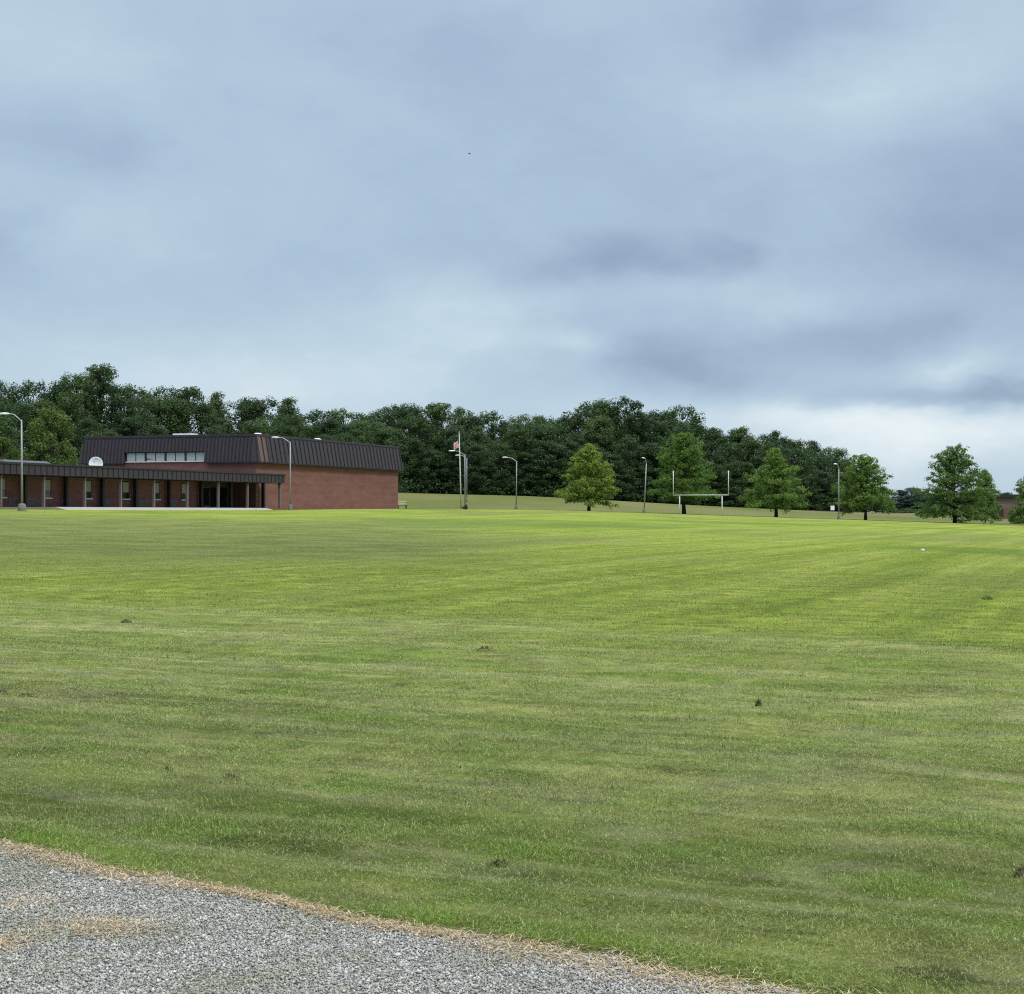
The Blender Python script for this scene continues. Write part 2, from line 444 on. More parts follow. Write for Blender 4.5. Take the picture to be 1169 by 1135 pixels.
def build_grass():
    rng = np.random.default_rng(5)
    mat = mat_blades()
    xs, ys = [], []
    bands = [(5.2, 7, 12500), (7, 9, 10500), (9, 12, 7000), (12, 16, 4200), (16, 22, 2000), (22, 30, 760), (30, 45, 400), (45, 70, 200), (70, 110, 100)]
    for d0, d1, rho in bands:
        mg = 4.5
        area = .33 * (d1 * d1 - d0 * d0) + (d1 - d0) * (1 + 2 * mg)
        n = int(area * rho)
        D = np.sqrt(rng.uniform(d0 * d0, d1 * d1, n))
        X = rng.uniform(-1, 1, n) * (.325 * D + .45 + mg)
        ok = rng.random(n) < np.clip(1 - (np.abs(X) - .325 * D - .45) / mg, 0, 1); X, D = X[ok], D[ok]
        xs.append(X); ys.append(D)
    x = np.concatenate(xs); y = np.concatenate(ys)
    t, d = edge_coords(x, y)
    keep = (d > .02 + .05 * rng.random(len(d))) & (rng.random(len(d)) < np.clip((112 - y) / 75, 0, 1))
    # bare, worn spots
    wear = np.sin(x * 1.9 + 1.3 * np.sin(y * .8)) * np.sin(y * 1.25 + x * .7)
    keep &= ~((wear > .93) & (rng.random(len(x)) < .35))
    tn = np.sin(x * 3.1 + 1.7 * np.sin(y * 1.9)) * np.sin(y * 2.6 + 1.3 * np.sin(x * 2.2)) + .5 * np.sin(x * 7.3 + y * 3.1) * np.sin(y * 6.1 - x * 2.3)
    keep &= ~((tn < -.35) & (rng.random(len(x)) < .3) & (d > .3))
    x, y, d, t, tn = x[keep], y[keep], d[keep], t[keep], tn[keep]
    z, _ = terrain(x, y)
    n = len(x)
    q = x * .454 + y * .891; p = x * .891 - y * .454
    tall = .5 + .5 * np.sin(q * 2.7 + 1.2 * np.sin(p * .6)) * np.sin(q * 1.1 + p * .25 + 1)
    D = y
    h = np.clip(1.25 - y / 70, .5, 1) * rng.gamma(6, .0038, n) * (.6 + .55 * tall) * (1 + .3 * tn)
    lush = np.clip(rng.normal(.10, .12, n), 0, .6)
    fringe = np.exp(-((d - .12) / .24) ** 2) * np.clip(.62 + .5 * np.sin(t * 2.3 + np.sin(t * 5.1)) + .3 * np.sin(t * 7.7 + 1), .1, 1.2)
    h *= 1 + 1.5 * fringe * rng.random(n)
    lush = np.clip(lush + fringe * .9, 0, 1)
    tuft = (np.sin(x * 2.3 + y * 1.1 + 2) * np.sin(y * 2.9 - x * .9) > .72) & (d > .3) & (y < 22)
    lush = np.where(tuft, np.clip(lush + .5, 0, 1), lush); h = np.where(tuft, h * 1.35, h)
    sprig = rng.random(n) < .010
    h[sprig] *= 1.7
    w = rng.uniform(.0017, .0036, n) * np.clip(D / 9, .8, 20) ** .85
    lean = np.clip(np.abs(rng.normal(.85, .40, n)), .05, 1.5)
    dry = np.where(rng.random(n) < .16, rng.uniform(.4, 1, n), rng.uniform(0, .12, n))
    # clippings lying about on the near strip
    near = (x + 8.9) * .52 + (y - 29) * .85 < 0
    band = .5 + .5 * np.sin(q * 2.1 + .8 * np.sin(p * .45) + 2)
    clip = near & (rng.random(n) < .25 + .30 * band)
    lean = np.where(clip, rng.uniform(1.35, 1.56, n), lean)
    dry = np.where(clip, rng.uniform(.05, .75, n), dry)
    z = np.where(clip, z + rng.uniform(.006, .035, n), z)
    h = np.where(clip, rng.uniform(.012, .040, n) * np.clip(D / 9, 1, 1.6), h)
    yaw = rng.uniform(0, 2 * PI, n)
    # mower lays the blades over in alternating directions, strip by strip
    p2 = .9415 * x - .337 * y
    lay = np.where(near, np.sign(np.sin(q * 2.2)), np.sign(np.sin(p2 * 2 * PI / 5.0)))
    bias = rng.random(n) < .4
    yaw = np.where(bias & ~clip, np.where(near, -.47, 1.23) + np.where(lay > 0, 0, PI) + rng.normal(0, .5, n), yaw)
    o = blade_mesh('grass', x, y, z, h, w, lean, yaw, rng.random(n), dry, lush, mat)
    tag(o, 'short mown grass blades and clippings covering the near lawn', 'grass', kind='stuff')

    # dead straw raked along the road edge, and loose wisps on the gravel
    n = 24000
    tt = rng.uniform(-3.5, 9, n)
    thick = .55 + .45 * np.sin(tt * 1.9 + 1.1 * np.sin(tt * 4.3))
    dd = rng.normal(-.035, .050, n) * (.55 + thick) * np.interp(tt, [0, 2, 4.5], [.75, 1, 1.5])
    xs = E0[0] + ED[0] * tt + EN[0] * (dd - .08 * np.sin(np.clip(tt / 4.5, 0, 1) * PI) + .025 * np.sin(tt * 4.1 + .6))
    ys = E0[1] + ED[1] * tt + EN[1] * (dd - .08 * np.sin(np.clip(tt / 4.5, 0, 1) * PI) + .025 * np.sin(tt * 4.1 + .6))
    spots = [(30, 1036, .26, .07, 330), (120, 1062, .3, .055, 800), (0, 1081, .22, .05, 500), (50, 1062, .1, .05, 60)]
    ex, ey = [], []
    for px, py, rx, ry, k in spots:
        Dp = EYE * F / (py - YH); cx = (px - CX) / F * Dp
        ex.append(cx + rng.normal(0, rx * .36, k)); ey.append(Dp + rng.normal(0, ry * 1.6, k))
    k = 900
    Dk = rng.uniform(5.2, 8.6, k); ex.append(rng.uniform(-1, 1, k) * .3 * Dk); ey.append(Dk)
    ex = np.concatenate(ex); ey = np.concatenate(ey)
    te, de = edge_coords(ex, ey); ok = de < -.05
    xs = np.concatenate([xs, ex[ok]]); ys = np.concatenate([ys, ey[ok]])
    n = len(xs)
    z = macro(xs, ys)[0] + rng.uniform(.002, .015, n)
    o = blade_mesh('straw', xs, ys, z, rng.uniform(.02, .07, n), rng.uniform(.002, .0036, n), rng.uniform(1.42, 1.6, n),
                   np.where(rng.random(n) < .5, -.65 + rng.normal(0, .5, n), rng.uniform(0, 2 * PI, n)), rng.random(n), np.zeros(n), np.zeros(n), M['straw'])
    tag(o, 'tan dead straw lying along the gravel edge of the road', 'straw', kind='stuff')
    # green-grey clippings blown over the gravel
    n = 9000
    D = rng.uniform(5.0, 8.7, n); x = rng.uniform(-1, 1, n) * .31 * D
    te, de = edge_coords(x, D)
    dens = .25 + .75 * (np.sin(x * 4.3 + D * 2) * np.sin(D * 5.2 - x * 1.6) > .1)
    ok = (de < -.06) & (rng.random(n) < dens)
    x, D = x[ok], D[ok]; n = len(x)
    o = blade_mesh('grass_clippings', x, D, macro(x, D)[0] + rng.uniform(.002, .013, n), rng.uniform(.012, .04, n), rng.uniform(.002, .0035, n),
                   rng.uniform(1.35, 1.58, n), rng.uniform(0, 2 * PI, n), rng.random(n) * .6, rng.uniform(0, .5, n), np.zeros(n), mat)
    tag(o, 'dull green clippings blown across the grey gravel', 'clippings', kind='stuff')

def mat_road():
    m, t, b = new_mat('gravel_road')
    pos = t.node('ShaderNodeNewGeometry').outputs['Position']
    v = t.node('ShaderNodeTexVoronoi'); v.inputs['Scale'].default_value = 130
    t.l.new(pos, v.inputs['Vector'])
    sep = t.node('ShaderNodeSeparateColor'); t.l.new(v.outputs['Color'], sep.inputs[0])
    stone = t.ramp(sep.outputs[0], [(0, (.10, .10, .105)), (.4, (.22, .22, .22)), (.75, (.36, .355, .34)), (1, (.52, .51, .49))])
    e = t.range(v.outputs['Distance'], .25, .7, 1, 0)
    c = t.mix(e, (.05, .05, .045), stone)
    big = t.noise(pos, 1.4, 4, .6)
    c = t.mix(t.range(big, .52, .72, 0, .55), c, (.16, .17, .11))
    t.l.new(c, b.inputs['Base Color'])
    b.inputs['Roughness'].default_value = .85
    bp = t.node('ShaderNodeBump'); bp.inputs['Strength'].default_value = .8; bp.inputs['Distance'].default_value = .008
    bp.invert = True
    t.l.new(v.outputs['Distance'], bp.inputs['Height']); t.l.new(bp.outputs[0], b.inputs['Normal'])
    return m

def build_road():
    T = np.concatenate([np.linspace(-90, -6, 60), np.linspace(-5.9, 9, 160), np.linspace(9.5, 90, 60)])
    Dd = np.concatenate([np.linspace(-14, -3, 14), np.linspace(-2.8, .04, 22)])
    TT, DD = np.meshgrid(T, Dd)
    x = E0[0] + ED[0] * TT + EN[0] * DD; y = E0[1] + ED[1] * TT + EN[1] * DD
    bow = -.08 * np.sin(np.clip(TT / 4.5, 0, 1) * PI) + .025 * np.sin(TT * 4.1 + .6) + .018 * np.sin(TT * 9.7 + 2)
    k = np.clip((DD + 2.8) / 2.8, 0, 1)
    x += EN[0] * bow * k; y += EN[1] * bow * k
    z = macro(x.ravel(), y.ravel())[0] - .004 - .03 * np.clip((DD.ravel()) / .04, 0, 1)
    nt = len(T)
    i = np.arange(len(Dd) - 1)[:, None] * nt + np.arange(nt - 1)[None, :]
    q = np.stack([i, i + 1, i + 1 + nt, i + nt], -1).reshape(-1, 4)
    o = np_mesh('gravel_road', np.stack([x.ravel(), y.ravel(), z], 1), q, 4, mat_road(), None, None, True)
    tag(o, 'grey gravel road crossing the bottom left corner', 'road', kind='structure')
    # loose chips
    rng = np.random.default_rng(8)
    n = 380000
    D = rng.uniform(5.0, 9.2, n); X = rng.uniform(-1, .62, n) * (.31 * D + .3)
    t, d = edge_coords(X, D)
    ok = d < -.0 + rng.normal(0, .03, n)
    X, D = X[ok], D[ok]; n = len(X)
    ico = np.array([(1, 0, 0), (-1, 0, 0), (0, 1, 0), (0, -1, 0), (0, 0, 1), (0, 0, -1)], float)
    fc = np.array([(0, 2, 4), (2, 1, 4), (1, 3, 4), (3, 0, 4), (2, 0, 5), (1, 2, 5), (3, 1, 5), (0, 3, 5)])
    r = np.clip(rng.lognormal(math.log(.0036), .45, n), .002, .013)
    V = ico[None] * (1 + rng.uniform(-.28, .28, (n, 6, 3)))
    V = V * np.stack([np.ones(n), rng.uniform(.6, 1, n), rng.uniform(.45, .8, n)], 1)[:, None, :]
    yaw = rng.uniform(0, 2 * PI, n); til = rng.normal(0, .45, n)
    ct, st = np.cos(til)[:, None], np.sin(til)[:, None]
    y1 = V[:, :, 1] * ct - V[:, :, 2] * st; z1 = V[:, :, 1] * st + V[:, :, 2] * ct; x1 = V[:, :, 0]
    cy, sy = np.cos(yaw)[:, None], np.sin(yaw)[:, None]
    V = np.stack([x1 * cy - y1 * sy, x1 * sy + y1 * cy, z1], -1) * r[:, None, None]
    V += np.stack([X, D, macro(X, D)[0] + r * rng.uniform(-.1, .55, n)], 1)[:, None, :]
    f = (np.arange(n)[:, None, None] * 6 + fc[None]).reshape(-1, 3)
    o = np_mesh('gravel', V.reshape(-1, 3), f, 3, M['chips'], None, {'rnd': np.repeat(rng.random(n), 6)})
    tag(o, 'loose grey stone chips on the road surface', 'gravel', kind='stuff')

# ------------------------------------------------------------------ materials
M = {}
def materials():
    m, t, b = new_mat('stone_chips')
    r = t.attr('rnd')
    pos = t.node('ShaderNodeNewGeometry').outputs['Position']
    c = t.ramp(r, [(0, (.17, .162, .148)), (.25, (.26, .25, .228)), (.6, (.36, .345, .315)), (.9, (.46, .44, .40)), (1, (.60, .58, .53))])
    c = t.mix(t.range(t.noise(pos, 1.7, 4, .6), .45, .68, 0, .6), c, (.21, .21, .13))
    c = t.mix(t.range(t.noise(pos, 5.0, 3, .6), .5, .7, 0, .45), c, (.27, .25, .21))
    t.l.new(c, b.inputs['Base Color']); b.inputs['Roughness'].default_value = .75
    M['chips'] = m
    m, t, b = new_mat('straw')
    c = t.ramp(t.attr('rnd'), [(0, (.30, .20, .10)), (.5, (.48, .34, .18)), (1, (.66, .52, .32))])
    t.l.new(c, b.inputs['Base Color']); b.inputs['Roughness'].default_value = .7
    M['straw'] = m
    # brick
    def brick(name, c1, c2, mortar):
        m, t, b = new_mat(name)
        tc = t.node('ShaderNodeTexCoord').outputs['Object']
        sp = t.node('ShaderNodeSeparateXYZ'); t.l.new(tc, sp.inputs[0])
        uv = t.comb(t.m('ADD', sp.outputs[0], sp.outputs[1]), sp.outputs[2], 0.0)
        bt = t.node('ShaderNodeTexBrick')
        t.l.new(uv, bt.inputs['Vector'])
        bt.inputs['Scale'].default_value = 1.0
        bt.inputs['Brick Width'].default_value = .3; bt.inputs['Row Height'].default_value = .1
        bt.inputs['Mortar Size'].default_value = .006; bt.inputs['Mortar Smooth'].default_value = .3
        bt.inputs['Color1'].default_value = c1 + (1,); bt.inputs['Color2'].default_value = c2 + (1,)
        bt.inputs['Mortar'].default_value = mortar + (1,)
        n = t.noise(t.comb(sp.outputs[0], sp.outputs[1], t.m('MULTIPLY', sp.outputs[2], 3.0)), .5, 4, .6)
        k = t.range(n, .3, .7, .84, 1.16, False)
        c = t.mix(1.0, bt.outputs['Color'], t.comb(k, k, k), 'MULTIPLY')
        # wide soldier-course bands, slightly darker at the foot
        band = t.noise(t.comb(0.0, 0.0, sp.outputs[2]), 1.3, 3, .6)
        k2 = t.range(band, .35, .65, .9, 1.08)
        c = t.mix(1.0, c, t.comb(k2, k2, k2), 'MULTIPLY')
        t.l.new(c, b.inputs['Base Color']); b.inputs['Roughness'].default_value = .85
        b.inputs['Specular IOR Level'].default_value = .2
        return m
    M['brick'] = brick('red_brick', (.200, .077, .062), (.160, .067, .056), (.20, .155, .14))
    M['brick_far'] = brick('brown_brick', (.17, .125, .10), (.15, .11, .09), (.19, .155, .13))
    M['roof'] = simple_mat('brown_metal_roof', (.039, .032, .039), .6, .0, .14, .8, .3)
    M['roof_rib'] = simple_mat('metal_roof_rib', (.020, .016, .021), .6, .0, .1, .8, .25)
    M['rust'] = simple_mat('rust_brown_metal', (.11, .068, .052), .5, 0, .15, 1.5)
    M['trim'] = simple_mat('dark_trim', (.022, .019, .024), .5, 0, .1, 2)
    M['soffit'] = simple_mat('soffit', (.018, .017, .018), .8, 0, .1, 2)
    M['flat_roof'] = simple_mat('grey_roof', (.10, .10, .11), .85, 0, .15, .6)
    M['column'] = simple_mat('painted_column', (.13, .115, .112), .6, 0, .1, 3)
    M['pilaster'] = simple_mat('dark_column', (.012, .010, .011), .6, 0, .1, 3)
    M['white'] = simple_mat('white_paint', (.78, .79, .80), .45, 0, .05, 4)
    M['sill'] = simple_mat('pale_sill', (.62, .60, .56), .7, 0, .08, 4)
    M['blind'] = simple_mat('window_blind', (.33, .31, .25), .7, 0, .06, 6)
    M['blind_white'] = simple_mat('white_blind', (.42, .455, .45), .6, 0, .06, 6)
    M['glass'] = simple_mat('dark_glass', (.012, .014, .017), .08, 0, .2, 2, .6)
    M['grille'] = simple_mat('grey_louvre', (.15, .15, .165), .55, .2, .1, 5)
    M['conc'] = simple_mat('concrete', (.33, .32, .29), .9, 0, .12, 1.5, .2, .2)
    M['conc_dark'] = simple_mat('weathered_concrete', (.17, .16, .145), .9, 0, .2, 3, .2, .3)
    M['galv'] = simple_mat('galvanised_steel', (.29, .295, .305), .5, .25, .12, 4)
    M['lamp'] = simple_mat('lamp_housing', (.66, .68, .70), .45, .1, .06, 5)
    M['goal'] = simple_mat('white_goal_paint', (.50, .51, .50), .45, 0, .08, 3)
    M['soil'] = simple_mat('brown_soil', (.105, .075, .050), .95, 0, .45, 14, .1, .8)
    M['bark'] = simple_mat('dark_bark', (.035, .030, .026), .9, 0, .3, 7, .1, .6)
    M['wood_pale'] = simple_mat('pale_slats', (.52, .46, .36), .7, 0, .15, 6)
    M['feather'] = simple_mat('grey_feather', (.05, .05, .06), .8)
    M['tyre'] = simple_mat('black_rubber', (.02, .02, .02), .8)
    M['hay'] = simple_mat('dead_cut_grass', (.095, .098, .045), .9, 0, .4, 22, .1)
    M['oak_a'] = leaf_mat('oak_leaves_warm', (.105, .165, .030), (.260, .315, .062), .42, .5)
    M['oak_b'] = leaf_mat('oak_leaves_green', (.085, .155, .032), (.205, .285, .065), .42, .5)
    M['oak_c'] = leaf_mat('oak_leaves_deep', (.062, .120, .032), (.155, .230, .058), .40, .5)
    M['wood_a'] = leaf_mat('woodland_leaves', (.024, .052, .017), (.086, .130, .040), .30, .22)
    M['wood_b'] = leaf_mat('woodland_leaves_deep', (.020, .045, .018), (.068, .110, .040), .30, .22)
    M['wood_c'] = leaf_mat('woodland_leaves_pale', (.038, .075, .028), (.110, .155, .052), .30, .22)
    M['wood_light'] = leaf_mat('woodland_leaves_lime', (.040, .078, .018), (.120, .165, .036), .3, .3)
    M['far_leaf'] = leaf_mat('far_leaves', (.024, .046, .030), (.050, .084, .048), .2, .2)  # bluish distance haze of the far trees is put into this leaf colour
    M['red_leaf'] = leaf_mat('copper_leaves', (.05, .03, .028), (.12, .07, .06), .2, .4)
    # flag
    m, t, b = new_mat('flag_cloth')
    tc = t.node('ShaderNodeTexCoord').outputs['Object']
    sp = t.node('ShaderNodeSeparateXYZ'); t.l.new(tc, sp.inputs[0])
    st = t.m('GREATER_THAN', t.m('FRACT', t.m('MULTIPLY', sp.outputs[2], 6.5 / .95)), .5)
    c = t.mix(st, (.52, .10, .13), (.72, .68, .70))
    cant = t.m('MULTIPLY', t.m('GREATER_THAN', sp.outputs[0], -.26), t.m('GREATER_THAN', sp.outputs[2], .55))
    c = t.mix(cant, c, (.05, .06, .16))
    t.l.new(c, b.inputs['Base Color']); b.inputs['Roughness'].default_value = .8
    M['flag'] = m

# ------------------------------------------------------------------ school
FL = 2.1                       # floor level
def build_school():
    root = empty('school_building', (O[0], O[1], 0), math.atan2(AX[1], AX[0]), 3)
    tag(root, 'red brick school with dark metal mansard roof and long covered walkway', 'school')
    W0 = 3.0
    sc = s_at(292, W0)                       # near corner of the tall hall
    se = s_at(454.5, W0)
    w1 = w_at(97, sc)
    sR = s_at(229, 2.9)
    sEnd = s_at(324, -.3)
    zs, zf = 4.86, 5.89
    # tall hall
    MB().box(sc, se, W0, w1, 1.7, 9.9).build('wall', M['brick'], root)
    for px in (348, 404.5):
        s = s_at(px, W0)
        MB().box(s - .06, s + .06, W0 - .012, W0 + .05, 3.1, 6.3).build('expansion_joint', M['brick_far'], root)
    e, tp = .58, .06
    z0, z1 = 7.31, 10.25
    wa, wb = w_at(235.5, sc), w_at(143.5, sc)      # window band between these
    zc = 8.52
    fr = (zc - z0) / (z1 - z0); em = e + (tp - e) * fr
    r = MB()
    def quad(a, b, c, d): r.add([a, b, c, d], [(0, 1, 2, 3)])
    B = lambda s, w, z: (s, w, z)
    # long face
    quad(B(sc - e, W0 - e, z0), B(se + e, W0 - e, z0), B(se + tp, W0 - tp, z1), B(sc - tp, W0 - tp, z1))
    # end face in three pieces round the window opening
    def slope(wlo, whi, zl, lo_bottom=None, hi_bottom=None):
        f_ = (zl - z0) / (z1 - z0); ee = e + (tp - e) * f_
        quad(B(sc - ee, hi_bottom if hi_bottom is not None else whi, zl), B(sc - ee, lo_bottom if lo_bottom is not None else wlo, zl), B(sc - tp, wlo, z1), B(sc - tp, whi, z1))
    slope(W0 - tp, wa, z0, lo_bottom=W0 - e)
    slope(wa, wb, zc)
    slope(wb, w1 + tp, z0, hi_bottom=w1 + e)
    # cheeks and soffit of the opening
    for w in (wa, wb):
        r.add([B(sc - e, w, z0), B(sc - em, w, zc), B(sc, w, zc), B(sc, w, z0)], [(0, 1, 2, 3)])
    quad(B(sc - em, wa, zc), B(sc - em, wb, zc), B(sc, wb, zc), B(sc, wa, zc))
    # far faces
    quad(B(se + e, W0 - e, z0), B(se + e, w1 + e, z0), B(se + tp, w1 + tp, z1), B(se + tp, W0 - tp, z1))
    quad(B(se + e, w1 + e, z0), B(sc - e, w1 + e, z0), B(sc - tp, w1 + tp, z1), B(se + tp, w1 + tp, z1))
    # underside of the eaves
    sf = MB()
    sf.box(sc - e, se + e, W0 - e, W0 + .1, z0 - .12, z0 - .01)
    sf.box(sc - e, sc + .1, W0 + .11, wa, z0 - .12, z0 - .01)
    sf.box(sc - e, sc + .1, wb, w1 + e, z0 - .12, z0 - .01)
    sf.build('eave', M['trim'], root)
    # standing seams
    rib = r; r.cur = 1
    def seam(p0, p1, along, hw=.05, out=.07):
        p0, p1, al = Vector(p0), Vector(p1), Vector(along)
        nrm = (p1 - p0).cross(al).normalized()
        if nrm.x + nrm.y > 0: nrm = -nrm
        a, b = al * hw, nrm * out
        rib.prism([p0 - a - nrm * .02, p0 + a - nrm * .02, p0 + a + b, p0 - a + b], [p1 - a - nrm * .02, p1 + a - nrm * .02, p1 + a + b, p1 - a + b])
    n = 38
    for k in range(n + 1):
        s = sc + (se - sc) * (k / n) ** 1.0
        seam((s if k else sc - e, W0 - e, z0), (s if k else sc - tp, W0 - tp, z1), (1, 0, 0), .09)
    n = 48
    for k in range(1, n + 1):
        w = W0 + (w1 - W0) * k / n
        zl = zc if wa < w < wb else z0
        f_ = (zl - z0) / (z1 - z0); ee = e + (tp - e) * f_
        seam((sc - ee, w, zl), (sc - tp, w, z1), (0, 1, 0), .04)
    rf = r.build('mansard_roof', [M['roof'], M['roof_rib']], root)
    # rusty panels beside the corner
    for k in (0, 1):
        st = (se - sc) / 38
        a0, a1 = sc + st * (k + .10), sc + st * (k + .90)
        mb = MB()
        o = .02
        mb.add([(a0, W0 - e - o, z0 + .02), (a1, W0 - e - o, z0 + .02), (a1, W0 - tp - o, z1 - .02), (a0, W0 - tp - o, z1 - .02)], [(0, 1, 2, 3)])
        p = mb.build('roof_panel', M['rust'], rf); p['label'] = 'rust brown panel in the dark metal roof'
    # cap rail and flat top
    cp = MB()
    cp.box(sc - tp - .08, se + tp + .08, W0 - tp - .08, W0 + .25, z1 - .04, z1 + .2)
    cp.box(sc - tp - .08, sc + .25, W0 + .251, w1 + tp, z1 - .04, z1 + .2)
    cp.box(se - .25, se + tp + .08, W0 + .251, w1 + tp, z1 - .04, z1 + .2)
    cp.box(sc + .251, se - .251, w1 - .25, w1 + tp, z1 - .04, z1 + .2)
    cp.build('roof_cap', M['roof'], rf)
    MB().box(sc + .1, se - .1, W0 + .1, w1 - .1, 9.95, 10.2).build('flat_roof', M['flat_roof'], root)
    # high window band: four pairs
    npair = 4
    bw = (wb - wa - .1) / npair
    sl = MB().box(sc - .16, sc + .02, wa + .02, wb - .02, 7.36, 7.46).build('window_sill', M['sill'], root)
    for k in range(npair):
        a = wa + .05 + k * bw
        fm = MB()
        fm.box(sc - .05, sc + .02, a, a + .14, 7.47, 8.5)
        fm.box(sc - .05, sc + .02, a + bw - .14, a + bw - .001, 7.47, 8.5)
        fm.box(sc - .05, sc + .02, a + bw / 2 - .05, a + bw / 2 + .05, 7.47, 8.5)
        fm.box(sc - .045, sc + .02, a + .141, a + bw - .141, 8.42, 8.5)
        w = fm.build('window', M['trim'], root)
        for j in (0, 1):
            c0 = a + .14 + j * (bw / 2 - .09); c1 = c0 + bw / 2 - .19
            pn = MB().box(sc - .03, sc + .01, c0, c1, 7.47, 8.42).build('pane', M['blind_white'], w)
            if k == 2 and j == 1:
                MB().add([(sc - .036, c0 + .05, 7.72), (sc - .036, c1, 7.66), (sc - .036, c1, 7.82)], [(0, 1, 2)]).build('window_gap', M['glass'], w)
    # roof ventilators
    def vent(px, s_or, w, name_h=.5, rad=.55):
        return MB().lathe([(rad * .7, 0), (rad * .7, .28), (rad, .3), (rad, .45), (rad * .85, .62), (rad * .45, .72), (.02, .74)], 18, (s_or, w, 10.2)).build('roof_ventilator', M['white'], root, True)
    wv = W0 + 4
    vent(294, s_at(294, wv), wv, rad=.58); vent(362, s_at(362, wv), wv, rad=.62)
    sv = sc + 3
    MB().box(sv, sv + 1.6, w_at(218, sv), w_at(197, sv), 10.2, 10.78).build('roof_skylight', M['white'], root)
    # ---- low wing
    WW = 2.9
    SL = -32.0
    MB().prism([(SL, WW, 1.7), (sR, WW, 1.7), (sR, 6.5, 1.7), (sc - .02, 6.5, 1.7), (sc - .02, 24, 1.7), (SL, 24, 1.7)],
               [(SL, WW, zs - .02), (sR, WW, zs - .02), (sR, 6.5, zs - .02), (sc - .02, 6.5, zs - .02), (sc - .02, 24, zs - .02), (SL, 24, zs - .02)]).build('wing_wall', M['brick'], root)
    cr = MB()
    cr.box(SL, sEnd, -.34, 2.98, zs + .12, zf - .08)
    cr.box(SL, sc - .05, 2.981, 24.5, zs, zf - .2)
    cano = cr.build('canopy_roof', M['flat_roof'], root)
    fa = MB()
    fa.box(SL, sEnd, -.42, -.341, zs, zf - .16)
    fa.box(sEnd, sEnd + .08, -.42, 2.98, zs, zf - .16)
    fb = fa; fa.cur = 1
    s = SL + .3
    while s < sEnd:
        fb.box(s - .035, s + .035, -.47, -.40, zs + .03, zf - .17); s += .88
    fasc = fa.build('fascia', [M['roof'], M['roof_rib']], root)
    cb = MB(); cb.box(SL, sEnd + .14, -.5, -.1, zf - .17, zf); cb.box(sEnd - .2, sEnd + .14, -.099, 2.98, zf - .17, zf)
    cb.build('fascia_cap', M['trim'], fasc)
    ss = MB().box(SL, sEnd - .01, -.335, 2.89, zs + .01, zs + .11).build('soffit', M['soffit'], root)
    # front row of columns, pale; rear row against the wall, dark
    for px in (0.5, 49.7, 96.5, 137.6, 175.5, 213.5, 249, 282.3, 319):
        s = s_at(px, 0)
        MB().box(s - .11, s + .11, -.11, .11, FL - .02, zs + .02).build('column', M['column'], root)
        c = MB().box(s - .16, s + .16, -.16, .16, zs - .14, zs + .005).build('column_bracket', M['trim'], root)
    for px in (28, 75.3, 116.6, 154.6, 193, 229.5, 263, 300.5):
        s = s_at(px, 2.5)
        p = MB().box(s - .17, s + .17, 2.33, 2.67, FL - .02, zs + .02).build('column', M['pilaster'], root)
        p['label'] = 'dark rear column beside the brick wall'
    # windows and louvres in the wing wall
    for px in (1.5, 53.5, 100, 143.3, 178.3, 210):
        s = s_at(px, WW); hw = .56
        fr_ = MB()
        fr_.box(s - hw - .05, s - hw + .05, WW - .05, WW + .02, 2.95, 4.62)
        fr_.box(s + hw - .05, s + hw + .05, WW - .05, WW + .02, 2.95, 4.62)
        fr_.box(s - hw + .051, s + hw - .051, WW - .05, WW + .02, 4.54, 4.62)
        fr_.box(s - hw + .051, s + hw - .051, WW - .05, WW + .02, 3.50, 3.56)
        w = fr_.build('window', M['trim'], root)
        MB().box(s - hw + .051, s + hw - .051, WW - .03, WW + .01, 3.561, 4.539).build('blind', M['blind'], w)
        MB().box(s - hw + .051, s + hw - .051, WW - .03, WW + .01, 2.95, 3.499).build('pane', M['glass'], w)
        MB().box(s - hw - .1, s + hw + .1, WW - .16, WW + .02, 2.82, 2.945).build('sill', M['sill'], w)
    for px in (15.3, 36, 75, 122.5, 162.5, 197):
        s = s_at(px, WW); hw = .72
        g = MB()
        g.box(s - hw, s + hw, WW - .05, WW + .02, 2.28, 2.33); g.box(s - hw, s + hw, WW - .05, WW + .02, 2.77, 2.82)
        for q in (-hw, -.03, hw - .06): g.box(s + q, s + q + .06, WW - .05, WW + .02, 2.331, 2.769)
        for z in np.arange(2.37, 2.76, .075): g.box(s - hw + .061, s - .031, WW - .035, WW + .01, z, z + .035); g.box(s + .031, s + hw - .061, WW - .035, WW + .01, z, z + .035)
        gr = g.build('wall_louvre', M['grille'], root)
        MB().box(s - hw + .02, s + hw - .02, WW - .01, WW + .015, 2.3, 2.8).build('louvre_back', M['trim'], gr)
    # recessed entrance: glazed doors on the back wall
    sD0, sD1 = sR + .4, sc - .4
    nd = 6
    wd = (sD1 - sD0) / nd
    for k in range(nd):
        a = sD0 + k * wd
        d = MB()
        d.box(a + .02, a + .12, 6.40, 6.49, FL, 4.4); d.box(a + wd - .12, a + wd - .02, 6.40, 6.49, FL, 4.4)
        d.box(a + .121, a + wd - .121, 6.40, 6.49, 4.28, 4.4); d.box(a + .121, a + wd - .121, 6.40, 6.49, FL, FL + .22)
        dd = d.build('door', M['grille'] if k in (1, 3) else M['trim'], root)
        MB().box(a + .121, a + wd - .121, 6.42, 6.46, FL + .221, 4.279).build('door_glass', M['glass'], dd)
        MB().box(a + wd - .22, a + wd - .18, 6.33, 6.4, 2.95, 3.25).build('door_handle', M['galv'], dd)
        if k == 1: MB().box(a + .5, a + .8, 6.40, 6.415, 3.3, 3.75).build('notice', M['white'], dd)
